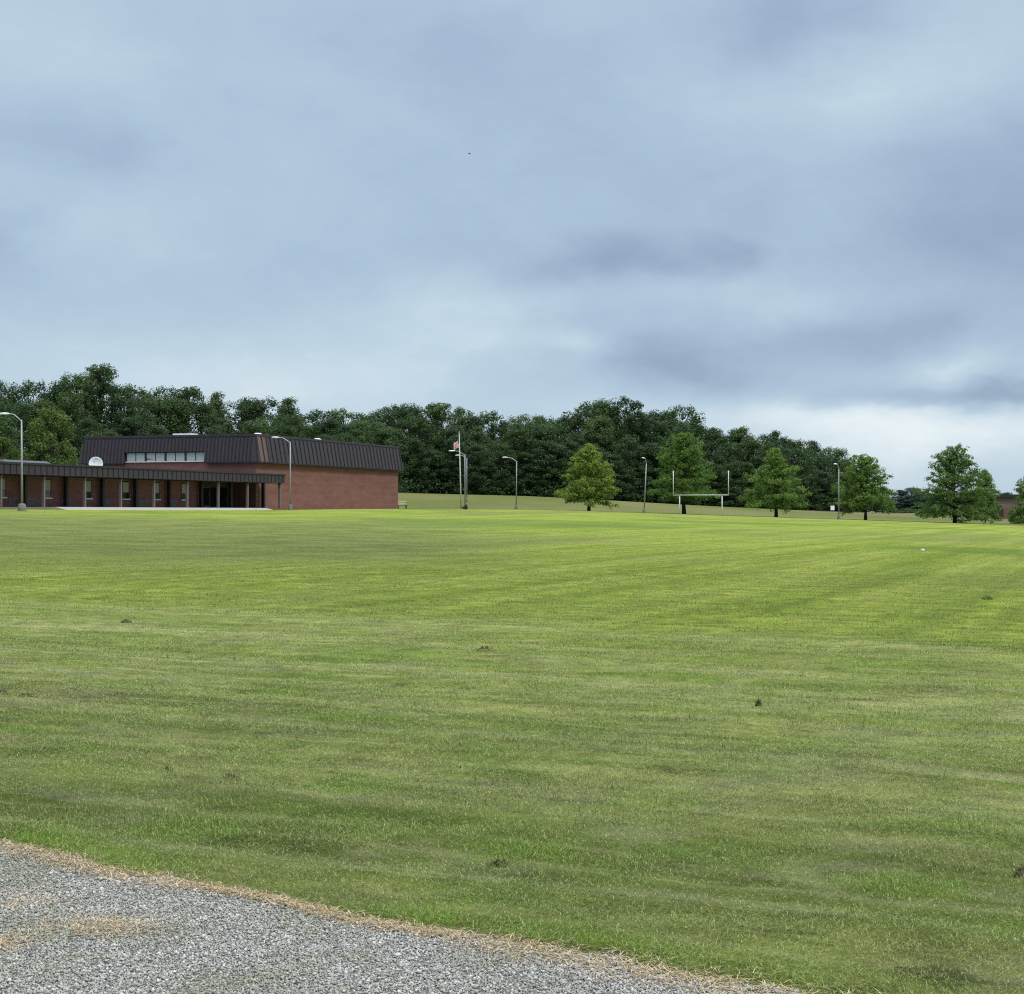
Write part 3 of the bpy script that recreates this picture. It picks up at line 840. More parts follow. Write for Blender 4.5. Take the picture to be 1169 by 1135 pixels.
    # glazed side screen just inside the recess, facing the road
    # raised concrete walk
    a, b = s_at(72, -2.4), s_at(311, -2.4)
    MB().prism([(a, -3.6, 1.45), (b, -3.6, 1.45), (b, 2.89, 1.45), (a, 2.89, 1.45)], [(a, -3.6, 1.62), (b, -3.6, 1.62), (b, -3.59, 1.62), (a, -3.59, 1.62)]) \
        .add([(a, -3.6, 1.62), (b, -3.6, 1.62), (b, -1.6, FL - .03), (a, -1.6, FL - .03), (b, 2.89, FL - .03), (a, 2.89, FL - .03), (a, -1.6, 1.5), (b, -1.6, 1.5), (a, 2.89, 1.5), (b, 2.89, 1.5)],
             [(0, 1, 2, 3), (3, 2, 4, 5), (0, 3, 6), (1, 7, 2), (3, 5, 8, 6), (2, 7, 9, 4)]).build('walkway_slab', M['conc'], root)
    MB().box(SL, s_at(72, -2.4) - .01, -.7, 2.89, 1.55, FL - .05).build('walkway_slab', M['conc_dark'], root)
    MB().box(sR + .01, sc - .03, 2.891, 6.49, 1.55, FL - .031).build('entrance_floor', M['conc_dark'], root)
    # grey roof rising at the back of the wing
    w_ = 17.0
    a, b = s_at(14, w_), s_at(83, w_)
    zz = 5.72
    MB().prism([(a, w_, zz), (b, w_, zz), (b, w_ + 7, zz), (a, w_ + 7, zz)], [(a + .6, w_ + 1.6, 7.0), (b - 2.4, w_ + 1.6, 7.0), (b - 2.4, w_ + 6, 7.0), (a + .6, w_ + 6, 7.0)]).build('rear_roof', M['flat_roof'], root)

    # dish on the low roof
    wd_ = 8.0
    sd = s_at(109.3, wd_)
    p = O + sd * np.array(AX) + wd_ * np.array(BX)
    base = zf - .2
    dsh = empty('satellite_dish', (p[0], p[1], base), math.atan2(p[0], -p[1]) * 0 + .26, 1)
    tag(dsh, 'round white dish standing on the low flat roof left of the hall', 'dish')
    R = .70 / 1.0 * 1.0
    prof = [(0.02, 0.0)] + [(R * k / 8, .16 * (k / 8) ** 2) for k in range(1, 9)] + [(R, .19), (R * .9, .17), (R * .5, .03), (.02, -.03)]
    bowl = MB().lathe(prof, 30)
    bowl.v = [(x, -z + .1, y + .98 - .20) for x, y, z in [(a_, b_, c_) for a_, b_, c_ in bowl.v]]
    bowl.build('bowl', M['white'], dsh, True)
    MB().tube([(0, .18, 0), (0, .18, .75)], .06).build('mast', M['galv'], dsh)
    MB().box(-.09, .09, -.16, -.10, 1.29, 1.36).build('feed_mark', M['galv'], dsh)

# ------------------------------------------------------------------ lamps, poles, goal
def lamp(px, D, h, reach, label, lean=0.0, yaw=0.0, base_h=.6, dark_base=False):
    p = at(px, D)
    r = empty('street_lamp', p, yaw, 1)
    r.rotation_euler = (0, lean, yaw)
    tag(r, label, 'lamp post', 'street lamps around the playing field')
    bs = .82 if D < 150 else .55
    MB().lathe([(.42 * bs, -.3), (.42 * bs, .35 * bs), (.34 * bs, base_h * .85), (.22 * bs, base_h)], 14).build('concrete_base', M['conc_dark'], r, False)
    hp = h - .5
    MB().tube([(0, 0, base_h - .05), (0, 0, h * .5), (0, 0, hp)], [.10 * (1 if D < 150 else .85), .082 * (1 if D < 150 else .85), .06], 12).build('pole', M['galv'], r, True)
    pts = [(0, 0, hp - .15), (-reach * .25, 0, hp + .12), (-reach * .52, 0, hp + .37), (-reach * .72, 0, hp + .45), (-reach, 0, hp + .46)]
    MB().tube(pts, [.06, .055, .05, .05, .05], 8).build('arm', M['galv'], r, True)
    hd = MB()
    x0 = -reach
    prof = [(x0 + .12, .05, .05), (x0, .11, .07), (x0 - .3, .17, .10), (x0 - .62, .16, .08), (x0 - .72, .06, .04)]
    vs = []; fs = []
    for x, wy, hz in prof:
        for k in range(10):
            a = 2 * PI * k / 10
            vs.append((x, wy * math.cos(a), hp + .47 + hz * math.sin(a) * (1.2 if math.sin(a) > 0 else .8)))
    for i in range(4):
        for k in range(10): fs.append((i * 10 + k, i * 10 + (k + 1) % 10, i * 10 + 10 + (k + 1) % 10, i * 10 + 10 + k))
    fs += [tuple(range(10)), tuple(range(40, 50))[::-1]]
    hd.add(vs, fs)
    hd.build('lamp_head', M['lamp'], r, True)
    return r

def build_furniture():
    # lamps: px of pole, distance, total height, arm reach
    lamp(25.2, 139, 7.75, 1.05, 'tall grey street lamp before the covered walkway, largest one, at far left', lean=-.008)
    lamp(331.5, 190, 7.9, 1.3, 'grey street lamp in front of the right brick wall of the school hall', lean=-.003)
    lamp(530.8, 236, 7.9, 1.45, 'grey street lamp right beside the flagpole, taller of the close pair', lean=-.002)
    lamp(532.9, 285, 7.6, 1.15, 'grey street lamp half hidden behind the one by the flagpole, lower of the pair')
    lamp(589.2, 250, 7.4, 1.35, 'grey street lamp standing alone between the flagpole and the first lawn tree', lean=.012)
    lamp(735.2, 243, 7.55, .55, 'tilted grey street lamp left of the goal post', lean=.10, yaw=1.0)
    lamp(957.6, 238, 7.5, .6, 'grey street lamp beside the round lawn tree, farthest right of the lamps', lean=0.0, yaw=.9)
    # flagpole, leaning a little
    p = at(526.4, 239)
    fp = empty('flagpole', p, 0, 1); fp.rotation_euler = (0, -.026, 0)
    tag(fp, 'slim white flagpole standing beside two street lamps', 'flagpole')
    MB().tube([(0, 0, -.2), (0, 0, 5), (0, 0, 10.35)], [.10, .085, .045], 12).build('pole', M['goal'], fp, True)
    MB().lathe([(.02, 0), (.09, .05), (.11, .12), (.07, .2), (.02, .23)], 12, (0, 0, 10.35)).build('finial', M['galv'], fp, True)
    # flag: hangs in folds
    n, mz = 22, 12
    V = []; Q = []
    for i in range(n + 1):
        s = i / n
        for j in range(mz + 1):
            q = j / mz
            x = -.05 - s * .72 + .05 * math.sin(s * 9 + q * 2)
            yv = .12 * math.sin(s * 11 + q * 1.4) * (.3 + s)
            z = q * .95 - s * .18 * (1 - .3 * q) - .16 * s * s + .05 * math.sin(s * 6)
            V.append((x, yv, z))
    for i in range(n):
        for j in range(mz):
            a = i * (mz + 1) + j
            Q.append((a, a + mz + 1, a + mz + 2, a + 1))
    fl = np_mesh('flag', np.array(V), np.array(Q), 4, M['flag'], None, None, True)
    sol = fl.modifiers.new('thick', 'SOLIDIFY'); sol.thickness = .004
    fl.location = p + Vector((-.22, 0, 8.35))
    tag(fl, 'small striped red and white flag hanging limp on the flagpole', 'flag')
    # goal post
    D = 231
    c = at(800.0, D)
    g = empty('goal_post', (c.x, c.y, 0), math.atan2(-.337, .9415), 1)
    tag(g, 'white two-legged football goal post in front of the second lawn tree', 'goal post')
    half = 3.72
    def gz(lx):
        a = g.rotation_euler.z
        return tz(c.x + lx * math.cos(a), c.y + lx * math.sin(a))
    zc = 1.6 + (585 - 565.3) * D / F
    for sx, top in ((-half, 3.25), (half, 3.2)):
        MB().tube([(sx, 0, zc - .06), (sx, 0, zc + top)], .058, 12).build('upright', M['goal'], g, True)
    MB().tube([(-half - .05, 0, zc), (half + .05, 0, zc)], .056, 12).build('crossbar', M['goal'], g, True)
    for lx in (-2.88, 2.85):
        MB().tube([(lx, 0.05, gz(lx) - .2), (lx, 0.05, zc - .02)], [.082, .078], 12).build('post', M['goal'], g, True)
    # bench at the far corner of the hall
    p = at(458.2, 243)
    b = empty('bench', p, .5, 1)
    tag(b, 'bench with pale slatted back at the right corner of the brick hall', 'bench')
    MB().box(-.75, .75, -.03, .02, .92, 1.08).build('back_slat', M['wood_pale'], b)
    MB().box(-.75, .75, -.03, .02, .62, .78).build('back_slat', M['wood_pale'], b)
    MB().box(-.75, .75, -.5, -.04, .40, .46).build('seat', M['trim'], b)
    for x in (-.6, .6):
        l = MB(); l.box(x - .04, x + .04, .021, .07, -.1, 1.0); l.box(x - .04, x + .04, -.45, -.39, -.1, .4); l.box(x - .035, x + .035, -.389, .02, .33, .395)
        l.build('leg', M['trim'], b)

# ------------------------------------------------------------------ trees
def leaves(C, R, n, size, rng, out_from=None, up=.5, flat=1.0, shell=.75):
    """n leaves spread over puffs with centres C (k,3) and radii R (k,3)"""
    k = len(C)
    vol = (R[:, 0] * R[:, 1]) ** .9
    idx = rng.choice(k, n, p=vol / vol.sum())
    d = rng.normal(size=(n, 3)); d /= np.linalg.norm(d, axis=1)[:, None]
    rad = np.where(rng.random(n) < shell, rng.uniform(.75, 1.08, n), rng.uniform(.1, .75, n))
    P = C[idx] + d * R[idx] * rad[:, None]
    N = d * .8 + rng.normal(size=(n, 3)) * .55 + np.array([0, 0, up])
    N /= np.linalg.norm(N, axis=1)[:, None]
    T = np.cross(N, rng.normal(size=(n, 3))); T /= np.linalg.norm(T, axis=1)[:, None]
    B = np.cross(N, T)
    s = size * rng.uniform(.55, 1.3, n)
    a = (T * s[:, None] * .5); b = (B * s[:, None] * .33)
    V = np.stack([P - a, P + b - a * .1, P + a, P - b - a * .1], 1).reshape(-1, 3)
    rn = np.repeat(np.clip(rng.random(n) * .7 + rng.random(k)[idx] * .3, 0, 1), 4)
    return V, rn

def tube_np(acc, pts, rad, n=6):
    acc.tube(pts, rad, n, caps=False)

def make_oak(seed, H, W, mat, base=.1, n_leaf=11000, leaf=.27, power=.85, topw=.06, limbs=70, droop=.25, fullness=1.0, skew=0.0, gap=0.0):
    """pyramidal lawn oak: straight trunk, tiers of limbs, sprays of leaves"""
    rng = np.random.default_rng(seed)
    tr = MB()
    zt = np.linspace(-.15, H * .93, 9)
    bend = np.cumsum(rng.normal(0, .05, 9)); bend -= bend[0]
    tp = [Vector((bend[i], bend[-i - 1] * .5 - bend[-1] * .5, zt[i])) for i in range(9)]
    r0 = H * .024
    tr.tube(tp, [r0 * (1.25 if i == 0 else 1) * (1 - .93 * i / 8) + .015 for i in range(9)], 9)
    C = []; R = []
    ga = rng.uniform(0, 6)
    for k in range(limbs):
        t = base + .03 + (.97 - base) * (k + .5) / limbs
        ga += 2.39996 + rng.normal(0, .3)
        rel = (t - base) / (1 - base)
        prof = (1 - rel) ** power * min(1, .72 + rel * 2.0) + topw
        L = W / 2 * prof * rng.uniform(.72, 1.12)
        if gap and rng.random() < gap: L *= rng.uniform(.45, .7)
        el = -droop + 1.15 * rel ** 1.3 + rng.normal(0, .1)
        dirv = Vector((math.cos(ga) * math.cos(el) + skew, math.sin(ga) * math.cos(el), math.sin(el)))
        z = t * H * .93
        fi = z / (H * .93) * 8; i0 = min(int(fi), 7)
        o = tp[i0].lerp(tp[i0 + 1], fi - i0)
        pts = []
        for j in range(5):
            q = j / 4
            pts.append(o + dirv * (L * q) + Vector((0, 0, (-.05 if rel < .4 else .04) * L * q * q * (2 if rel < .25 else 1))))
        tr.tube(pts, [r0 * .34 * (1 - rel * .6) * (1 - .85 * j / 4) + .006 for j in range(5)], 5, caps=False)
        nt = max(3, int(3 + L * 2.6 * fullness))
        side = Vector((-dirv.y, dirv.x, 0)).normalized()
        for j in range(nt):
            q = rng.uniform(.22, 1.0) if j else 1.0
            fi2 = q * 4; a0 = min(int(fi2), 3)
            b = pts[a0].lerp(pts[a0 + 1], fi2 - a0)
            tw = rng.normal(0, .34) * L * (1.1 - q * .6)
            c = b + side * tw + Vector((0, 0, rng.normal(.03, .13)))
            if abs(tw) > .25: tr.tube([b, c], [.015, .005], 4, caps=False)
            s = rng.uniform(.38, .7) * (.55 + .5 * (1 - rel))
            C.append(c); R.append((s, s, s * rng.uniform(.5, .9)))
    # crown top
    for j in range(10):
        C.append(tp[-1] + Vector((rng.normal(0, .25), rng.normal(0, .25), rng.uniform(-.2, .07 * H)))); R.append((.42, .42, .4))
    C = np.array([tuple(c) for c in C]); R = np.array(R)
    V, rn = leaves(C, R, int(n_leaf * 1.25), leaf * .88, rng, up=.5, shell=.5)
    return tr, V, rn

def place_tree(name, p, tr, V, rn, mat, label, cat='tree', group=None, rz=0.0, sc=(1, 1, 1)):
    e = empty(name, p, rz, 1)
    tag(e, label, cat, group)
    tr.build('trunk', M['bark'], e, True)
    q = np.arange(len(V)).reshape(-1, 4)
    np_mesh('crown', V, q, 4, mat, e, {'rnd': rn})
    e.scale = sc
    return e

def build_oaks():
    # px, distance, top row, left px, right px ...
    def oak(px, D, ytop, wpx, seed, mat, label, **kw):
        p = at(px, D)
        H = (EYE + (YH - ytop) * D / F) - p.z
        W = wpx * D / F
        tr, V, rn = make_oak(seed, H, W, mat, **kw)
        return place_tree('lawn_tree', p, tr, V, rn, mat, label, 'tree', 'young oaks in a row on the lawn')
    oak(672, 247, 508, 74, 21, M['oak_a'], 'yellow-green pyramidal lawn tree left of the tilted street lamp', base=0.175, droop=.04, n_leaf=19000, power=.72, limbs=85)
    oak(781, 250, 496, 82, 22, M['oak_b'], 'tall green lawn tree standing behind the goal post', base=0.165, n_leaf=24000, power=.52, fullness=1.2, limbs=90, droop=-.04)
    oak(886, 244, 513, 84, 23, M['oak_b'], 'slender pointed lawn tree right of the goal post', base=0.165, power=.95, n_leaf=17000, gap=.2, topw=.12, droop=-.04, limbs=80)
    oak(988, 244, 525, 72, 24, M['oak_b'], 'rounded lawn tree just right of the last street lamp', base=0.155, power=.42, n_leaf=20000, limbs=80, droop=-.04)
    oak(1090, 243, 513, 92, 25, M['oak_c'], 'broad dark green lawn tree with low branches, nearest the right border', base=.10, power=.66, n_leaf=25000, topw=.16, fullness=1.2, droop=.04, limbs=90)
    oak(1178, 262, 537, 60, 26, M['oak_b'], 'lawn tree cut off by the right border of the photo', base=.10, power=.7, n_leaf=14000)
    oak(1124, 300, 537, 38, 27, M['oak_c'], 'dark tree half hidden behind the broad low-branched lawn tree', base=.1, power=.45, n_leaf=14000)

def make_wood(seed, H, W, kind='round', n_leaf=5200, leaf=.46, low=.12):
    rng = np.random.default_rng(seed)
    tr = MB()
    tp = [Vector((rng.normal(0, .04) * H * .3 * i / 5, rng.normal(0, .04) * H * .3 * i / 5, H * .86 * i / 5 - .3)) for i in range(6)]
    tr.tube(tp, [H * .017 * (1 - .8 * i / 5) + .02 for i in range(6)], 7)
    C = []; R = []
    npuff = {'round': 150, 'tall': 130, 'airy': 75, 'bushy': 150}[kind]
    for k in range(npuff):
        t = low + (1 - low) * rng.random() ** (.8 if kind != 'bushy' else 1.1)
        rel = (t - low) / (1 - low)
        if kind == 'round': prof = math.sqrt(max(0, 1 - ((rel - .52) / .56) ** 2)) if rel > .35 else .72 + .6 * rel
        elif kind == 'tall': prof = (1 - rel) ** .55 * .8 + .12
        elif kind == 'airy': prof = .35 + .55 * math.sin(PI * min(1, rel * 1.05)) * rng.uniform(.5, 1)
        else: prof = math.sqrt(max(0, 1 - rel ** 2.4))
        a = rng.uniform(0, 2 * PI)
        rr = W / 2 * prof * (rng.uniform(.65, 1.0) if rng.random() < .8 else rng.uniform(.1, .6))
        c = Vector((rr * math.cos(a), rr * math.sin(a), t * H * .96))
        s = rng.uniform(.32, 1.0) * W * .135
        if kind == 'airy': s *= .85
        C.append(tuple(c)); R.append((s, s, s * rng.uniform(.75, 1.1)))
        if k % (3 if kind != 'airy' else 2) == 0:
            o = tp[min(5, max(1, int(t * 4.5)))]
            tr.tube([o, (o + c) / 2 + Vector((0, 0, .3)), c], [H * .006, H * .004, .02], 4, caps=False)
    C = np.array(C); R = np.array(R)
    V, rn = leaves(C, R, n_leaf, leaf, rng, up=.3, shell=.6)
    return tr, V, rn

def build_woods():
    rng = np.random.default_rng(77)
    mats = [M['wood_a'], M['wood_b'], M['wood_a'], M['wood_b'], M['wood_c']]
    # prototypes: unit trees 18 m high, 9.5 m wide, each with a trunk and a crown mesh
    protos = []
    specs = [('round', 1), ('round', 2), ('tall', 3), ('round', 4), ('tall', 5), ('bushy', 6), ('airy', 7), ('airy', 8), ('bushy', 9), ('bushy', 10)]
    for kind, sd in specs:
        low = .04 if kind == 'bushy' else (.30 if kind == 'airy' else .16)
        protos.append((kind, make_wood(sd + 100, 18.0, 9.5, kind, {'round': 13500, 'tall': 12000, 'airy': 6500, 'bushy': 14500}[kind], .32, low)))
    base = {}
    def tree(px, D, ytop, wpx, pi, mat, label, group, rz=None):
        p = at(px, D)
        H = max(3.0, EYE + (YH - ytop) * D / F - p.z)
        W = wpx * D / F * 1.22
        kind, (tr, V, rn) = protos[pi]
        rz = rng.uniform(0, 6.28) if rz is None else rz
        e = empty('woodland_tree', p, rz, 1)
        e.scale = (W / 9.5, W / 9.5, H / 18.0)
        tag(e, label, 'tree', group)
        key = (pi, mat.name)
        if key not in base:
            base.clear() if False else None
            t_o = tr.build('trunk', M['bark'], e, True)
            c_o = np_mesh('crown', V, np.arange(len(V)).reshape(-1, 4), 4, mat, e, {'rnd': rn})
            base[key] = (t_o, c_o)
        else:
            for src in base[key]:
                c = src.copy(); COL.objects.link(c); c.parent = e
        return e
    TOP = [(-30, 432), (0, 430), (30, 428), (70, 432), (85, 425), (115, 416), (150, 435), (180, 440), (215, 442), (250, 447), (275, 455), (300, 450), (335, 450), (360, 463), (390, 460), (410, 466), (435, 462), (460, 460), (475, 465), (500, 460), (525, 463), (545, 470), (565, 468), (580, 480), (600, 468), (615, 470), (635, 473), (655, 470), (670, 458), (690, 457), (700, 462), (718, 452), (735, 470), (755, 464), (775, 464), (785, 475), (800, 485), (815, 488), (835, 490), (850, 485), (870, 495), (883, 492), (905, 500), (925, 500), (945, 510), (957, 520), (968, 532)]
    tx = [a for a, b in TOP]; ty = [b for a, b in TOP]
    def section(px):
        if px < 130: return 'behind the low school wing'
        if px < 290: return 'behind the hall window band'
        if px < 465: return "behind the hall's right-hand roof"
        if px < 620: return 'behind the flagpole and lamps'
        if px < 745: return 'behind the yellow-green lawn tree'
        if px < 850: return 'behind the goal post'
        return 'at their tapering right end'
    special = {115: (6, 'tallest woodland tree, airy crown rising above the others behind the white dish', M['wood_b']),
               718: (7, 'thin airy woodland tree spiking above the woods left of the goal post', M['wood_b']),
               690: (2, 'tall paler green woodland tree left of the airy spiking one', M['wood_c']),
               775: (0, 'round full-crowned woodland tree above the goal post', M['wood_a']),
               500: (6, 'wide ragged-topped woodland tree left above the flagpole', M['wood_a']),
               215: (6, 'airy flat-topped woodland tree above the school window band', M['wood_b'])}
    for i, (px, yt) in enumerate(TOP):
        D = float(np.interp(px, PXK, YF)) + 24 + rng.uniform(-3, 6)
        w = rng.uniform(44, 58) * (1.1 if px < 130 else 1)
        if px in special:
            pi, lb, mt = special[px]
            tree(px, D - 6, yt - 2, w * 1.1, pi, mt, lb, 'woodland trees')
        else:
            pi = [0, 1, 2, 3, 4, 0, 7][int(rng.integers(0, 7))]
            sec = section(px)
            tree(px + rng.uniform(-4, 4), D, yt + rng.uniform(-1, 5), w, pi, mats[i % 5], 'dark leafy tree, back row of woods ' + sec, 'back row of the woods ' + sec)
    px = -34.0
    i = 0
    while px < 962:                          # middle row
        D = float(np.interp(px, PXK, YF)) + 12 + rng.uniform(-2, 3)
        yt = np.interp(px, tx, ty); yg = np.interp(px, PXK, FY)
        y2 = yt + (yg - yt) * rng.uniform(.10, .26)
        sec = section(px)
        tree(px, D, y2, rng.uniform(42, 56), [1, 0, 3, 2, 5, 4][i % 6], mats[(i * 3) % 5], 'dark leafy tree, middle row of woods ' + sec, 'middle row of the woods ' + sec)
        px += rng.uniform(22, 31); i += 1
    px = 100.0; i = 0
    while px < 966:                          # edge of the wood, branches to the ground
        D = float(np.interp(px, PXK, YF)) + 4 + rng.uniform(-1.5, 2)
        yt = np.interp(px, tx, ty); yg = np.interp(px, PXK, FY)
        y2 = yt + (yg - yt) * rng.uniform(.28, .52)
        sec = section(px)
        tree(px, D, y2, rng.uniform(40, 54), [5, 8, 9][i % 3], mats[(i * 2 + 1) % 4], 'bushy low-branched tree, front edge of woods ' + sec, 'front edge of the woods ' + sec)
        px += rng.uniform(21, 29); i += 1
    # light green trees just behind the low wing
    tree(57, 226, 462, 58, 5, M['wood_light'], 'light green rounded tree rising close behind the low wing', 'bright trees behind the low wing', rz=1.0)
    tree(2, 222, 498, 44, 9, M['wood_light'], 'light green bushy tree behind the wing at the left border, lower one', 'bright trees behind the low wing')
    tree(-12, 228, 470, 60, 1, M['wood_c'], 'mid green tree at the left border behind the lamp head', 'bright trees behind the low wing')
    tree(110, 240, 492, 40, 5, M['wood_a'], 'dark bushy tree between the light green tree and the hall roof', 'bright trees behind the low wing')
    # undergrowth closing the foot of the wood
    n = 1500
    px = rng.uniform(90, 968, n)
    D = np.interp(px, PXK, YF) + rng.uniform(1, 34, n)
    x = (px - CX) / F * D
    z = terrain(x, D)[0]
    s = rng.uniform(.8, 2.6, n)
    C = np.stack([x, D, z + s * .6], 1); R = np.stack([s * 1.3, s * 1.3, s], 1)
    V, rn = leaves(C, R, 60000, .55, rng, up=.5)
    o = np_mesh('undergrowth', V, np.arange(len(V)).reshape(-1, 4), 4, M['wood_b'], None, {'rnd': rn})
    tag(o, 'dark undergrowth along the foot of the woods', 'undergrowth', kind='stuff')
    # distant trees right of the woods
    far = [(968, 545, 34), (1000, 556, 40), (1028, 559, 30), (1041, 556, 30), (1056, 560, 26), (1075, 563, 30), (1105, 560, 36), (1150, 562, 34), (1190, 560, 40)]
    for i, (px, yt, w) in enumerate(far):
        D = 640 + 25 * math.sin(i * 2.1)
        e = tree(px, D, yt, w, [5, 8, 9][i % 3], M['far_leaf'], 'small hazy tree far away between the lawn trees at right', 'distant trees at the right')
        e.name = 'distant_tree'
    for i, px in enumerate((985, 1018, 1036, 1050, 1066, 1090, 1130, 1170)):
        e = tree(px, 610, 566 + 3 * math.sin(i * 1.7), 34, [8, 9, 5][i % 3], M['far_leaf'], 'small hazy tree far away between the lawn trees at right', 'distant trees at the right')
        e.name = 'distant_tree'
    # shrubs: hedge in the gap, round bush by the flagpole lamps, copper bush by the far house
    def bush(px, D, wpx, hpx, mat, name, label, n=900):
        p = at(px, D)
        r2 = np.random.default_rng(int(px))
        W = wpx * D / F; H = hpx * D / F
        k = 14
        C = np.stack([r2.normal(0, W * .22, k), r2.normal(0, W * .22, k), r2.uniform(.2, .75, k) * H], 1)
        R = np.stack([np.full(k, W * .2), np.full(k, W * .2), np.full(k, H * .24)], 1)
        V, rn = leaves(C, R, n, max(.12, W * .09), r2)
        e = empty(name, p, 0, .5); tag(e, label, 'bush')
        np_mesh('foliage', V, np.arange(len(V)).reshape(-1, 4), 4, mat, e, {'rnd': rn})
        st = MB()
        for j in range(4):
            st.tube([(0, 0, -.1), (W * .15 * math.cos(j * 1.6), W * .15 * math.sin(j * 1.6), H * .5)], [.05, .02], 5)
        st.build('stem', M['bark'], e)
    bush(531, 234.5, 5.5, 6.5, M['far_leaf'], 'shrub', 'small round grey-green bush at the foot of the paired street lamps')
    bush(1032, 430, 22, 5.5, M['wood_a'], 'shrub', 'low dark hedge-like bush in the gap right of the rounded lawn tree', 1500)
    bush(1050, 428, 16, 5, M['wood_b'], 'shrub', 'low dark bush left behind the broad lawn tree', 1200)
    bush(963, 385, 16, 15, M['red_leaf'], 'shrub', 'copper-brown bush behind the last street lamp', 1800)

# ------------------------------------------------------------------ far things
def build_far():
    # low brick building at the right border
    D = 330
    p = at(1165, D)
    r = empty('low_building', p, -.12, 2)
    tag(r, 'low brown brick building with dark flat roof at the right border', 'building')
    pm = D / F
    x0, x1 = -45 * pm, 40 * pm
    zt = (590 - 561.5) * pm
    MB().box(x0, x1, 0, 14, -.6, zt * .44).build('lower_wall', M['brick'], r)
    MB().box(x0 + .02, x1 - .02, .05, 13.9, zt * .44 + .001, zt - .5).build('upper_wall', M['brick_far'], r)
    MB().box(x0 - .5, x1 + .5, -.5, 14.5, zt - .52, zt).build('roof', M['trim'], r)
    for k in range(5):
        a = x0 + 3.4 + k * 2.6
        w = MB().box(a, a + .9, -.03, .05, .35, 2.0).build('window', M['glass'], r)
        MB().box(a - .08, a + .98, -.08, .02, .25, .345).build('sill', M['conc_dark'], w)
    # two small white boards far off by the last street lamp
    for px, D0, hw, zt, lb in ((950.4, 360, .40, 1.35, 'small white sign board just left of the last street lamp'), (974.2, 356, .33, 1.2, 'small white sign board under the rounded lawn tree')):
        p = at(px, D0)
        s = empty('sign_board', p, .1, .5)
        tag(s, lb, 'sign')
        MB().box(-hw, hw, -.03, .03, .4, zt).build('board', M['white'], s)
        for x0 in (-hw + .05, hw - .13): MB().box(x0, x0 + .08, .031, .08, -.2, zt - .05).build('post', M['galv'], s)
    # far driveway, a thin pale line across the back lawn
    V = []; pxs = np.linspace(760, 1300, 60)
    for D0 in (372, 378):
        for px in pxs:
            x = (px - CX) / F * D0; V.append((x, D0, tz(x, D0) + .06))
    n = len(pxs)
    q = [(i, i + 1, n + i + 1, n + i) for i in range(n - 1)]
    o = np_mesh('far_driveway', np.array(V), np.array(q), 4, M['conc_dark'])
    tag(o, 'thin pale driveway far behind the lawn trees', 'road', kind='structure')

def clod(name, px, py, wpx, hpx, mat, label, cat, seed, depth=None, wisps=0, wmat=None):
    """lumpy clump lying on the lawn, with loose wisps sticking out"""
    rng = np.random.default_rng(seed)
    D = EYE * F / (py - YH)
    p = at(px, D)
    W = wpx * D / F; H = hpx * D / F
    e = empty(name, p, rng.uniform(0, .5), .1)
    tag(e, label, cat)
    mb = MB()
    nl = 7
    for k in range(nl):
        cx = (rng.random() - .5) * W * .75; cy = rng.normal(0, (depth or W * .3) * .35)
        s = rng.uniform(.14, .26) * W; hh = H * rng.uniform(.4, .95) * (.75 if mat is M['hay'] else 1)
        prof = [(s, -.03), (s * 1.02, .1 * hh), (s * .86, .45 * hh), (s * .5, .85 * hh), (.01, hh)]
        b = MB().lathe(prof, 9, (cx, cy, 0))
        b.v = [(x + rng.normal(0, s * .12), y + rng.normal(0, s * .12), z + rng.normal(0, hh * .07)) for x, y, z in b.v]
        mb.add(b.v, b.f)
    mb.build('lump', mat, e)
    if wisps:
        n = wisps
        x = rng.normal(0, W * .32, n); y = rng.normal(0, (depth or W * .3) * .5, n)
        z = rng.uniform(0, H * .9, n) * np.exp(-(x / (W * .45)) ** 2)
        o = blade_mesh('wisps', x, y, z, rng.uniform(.4, 1.0, n) * max(H, .05) * .9, rng.uniform(.002, .004, n) * max(1, D / 9) ** .6, rng.uniform(.3, 1.5, n), rng.uniform(0, 6.28, n),
                       rng.random(n) * .5, np.zeros(n), np.zeros(n), wmat or mat)
        o.parent = e

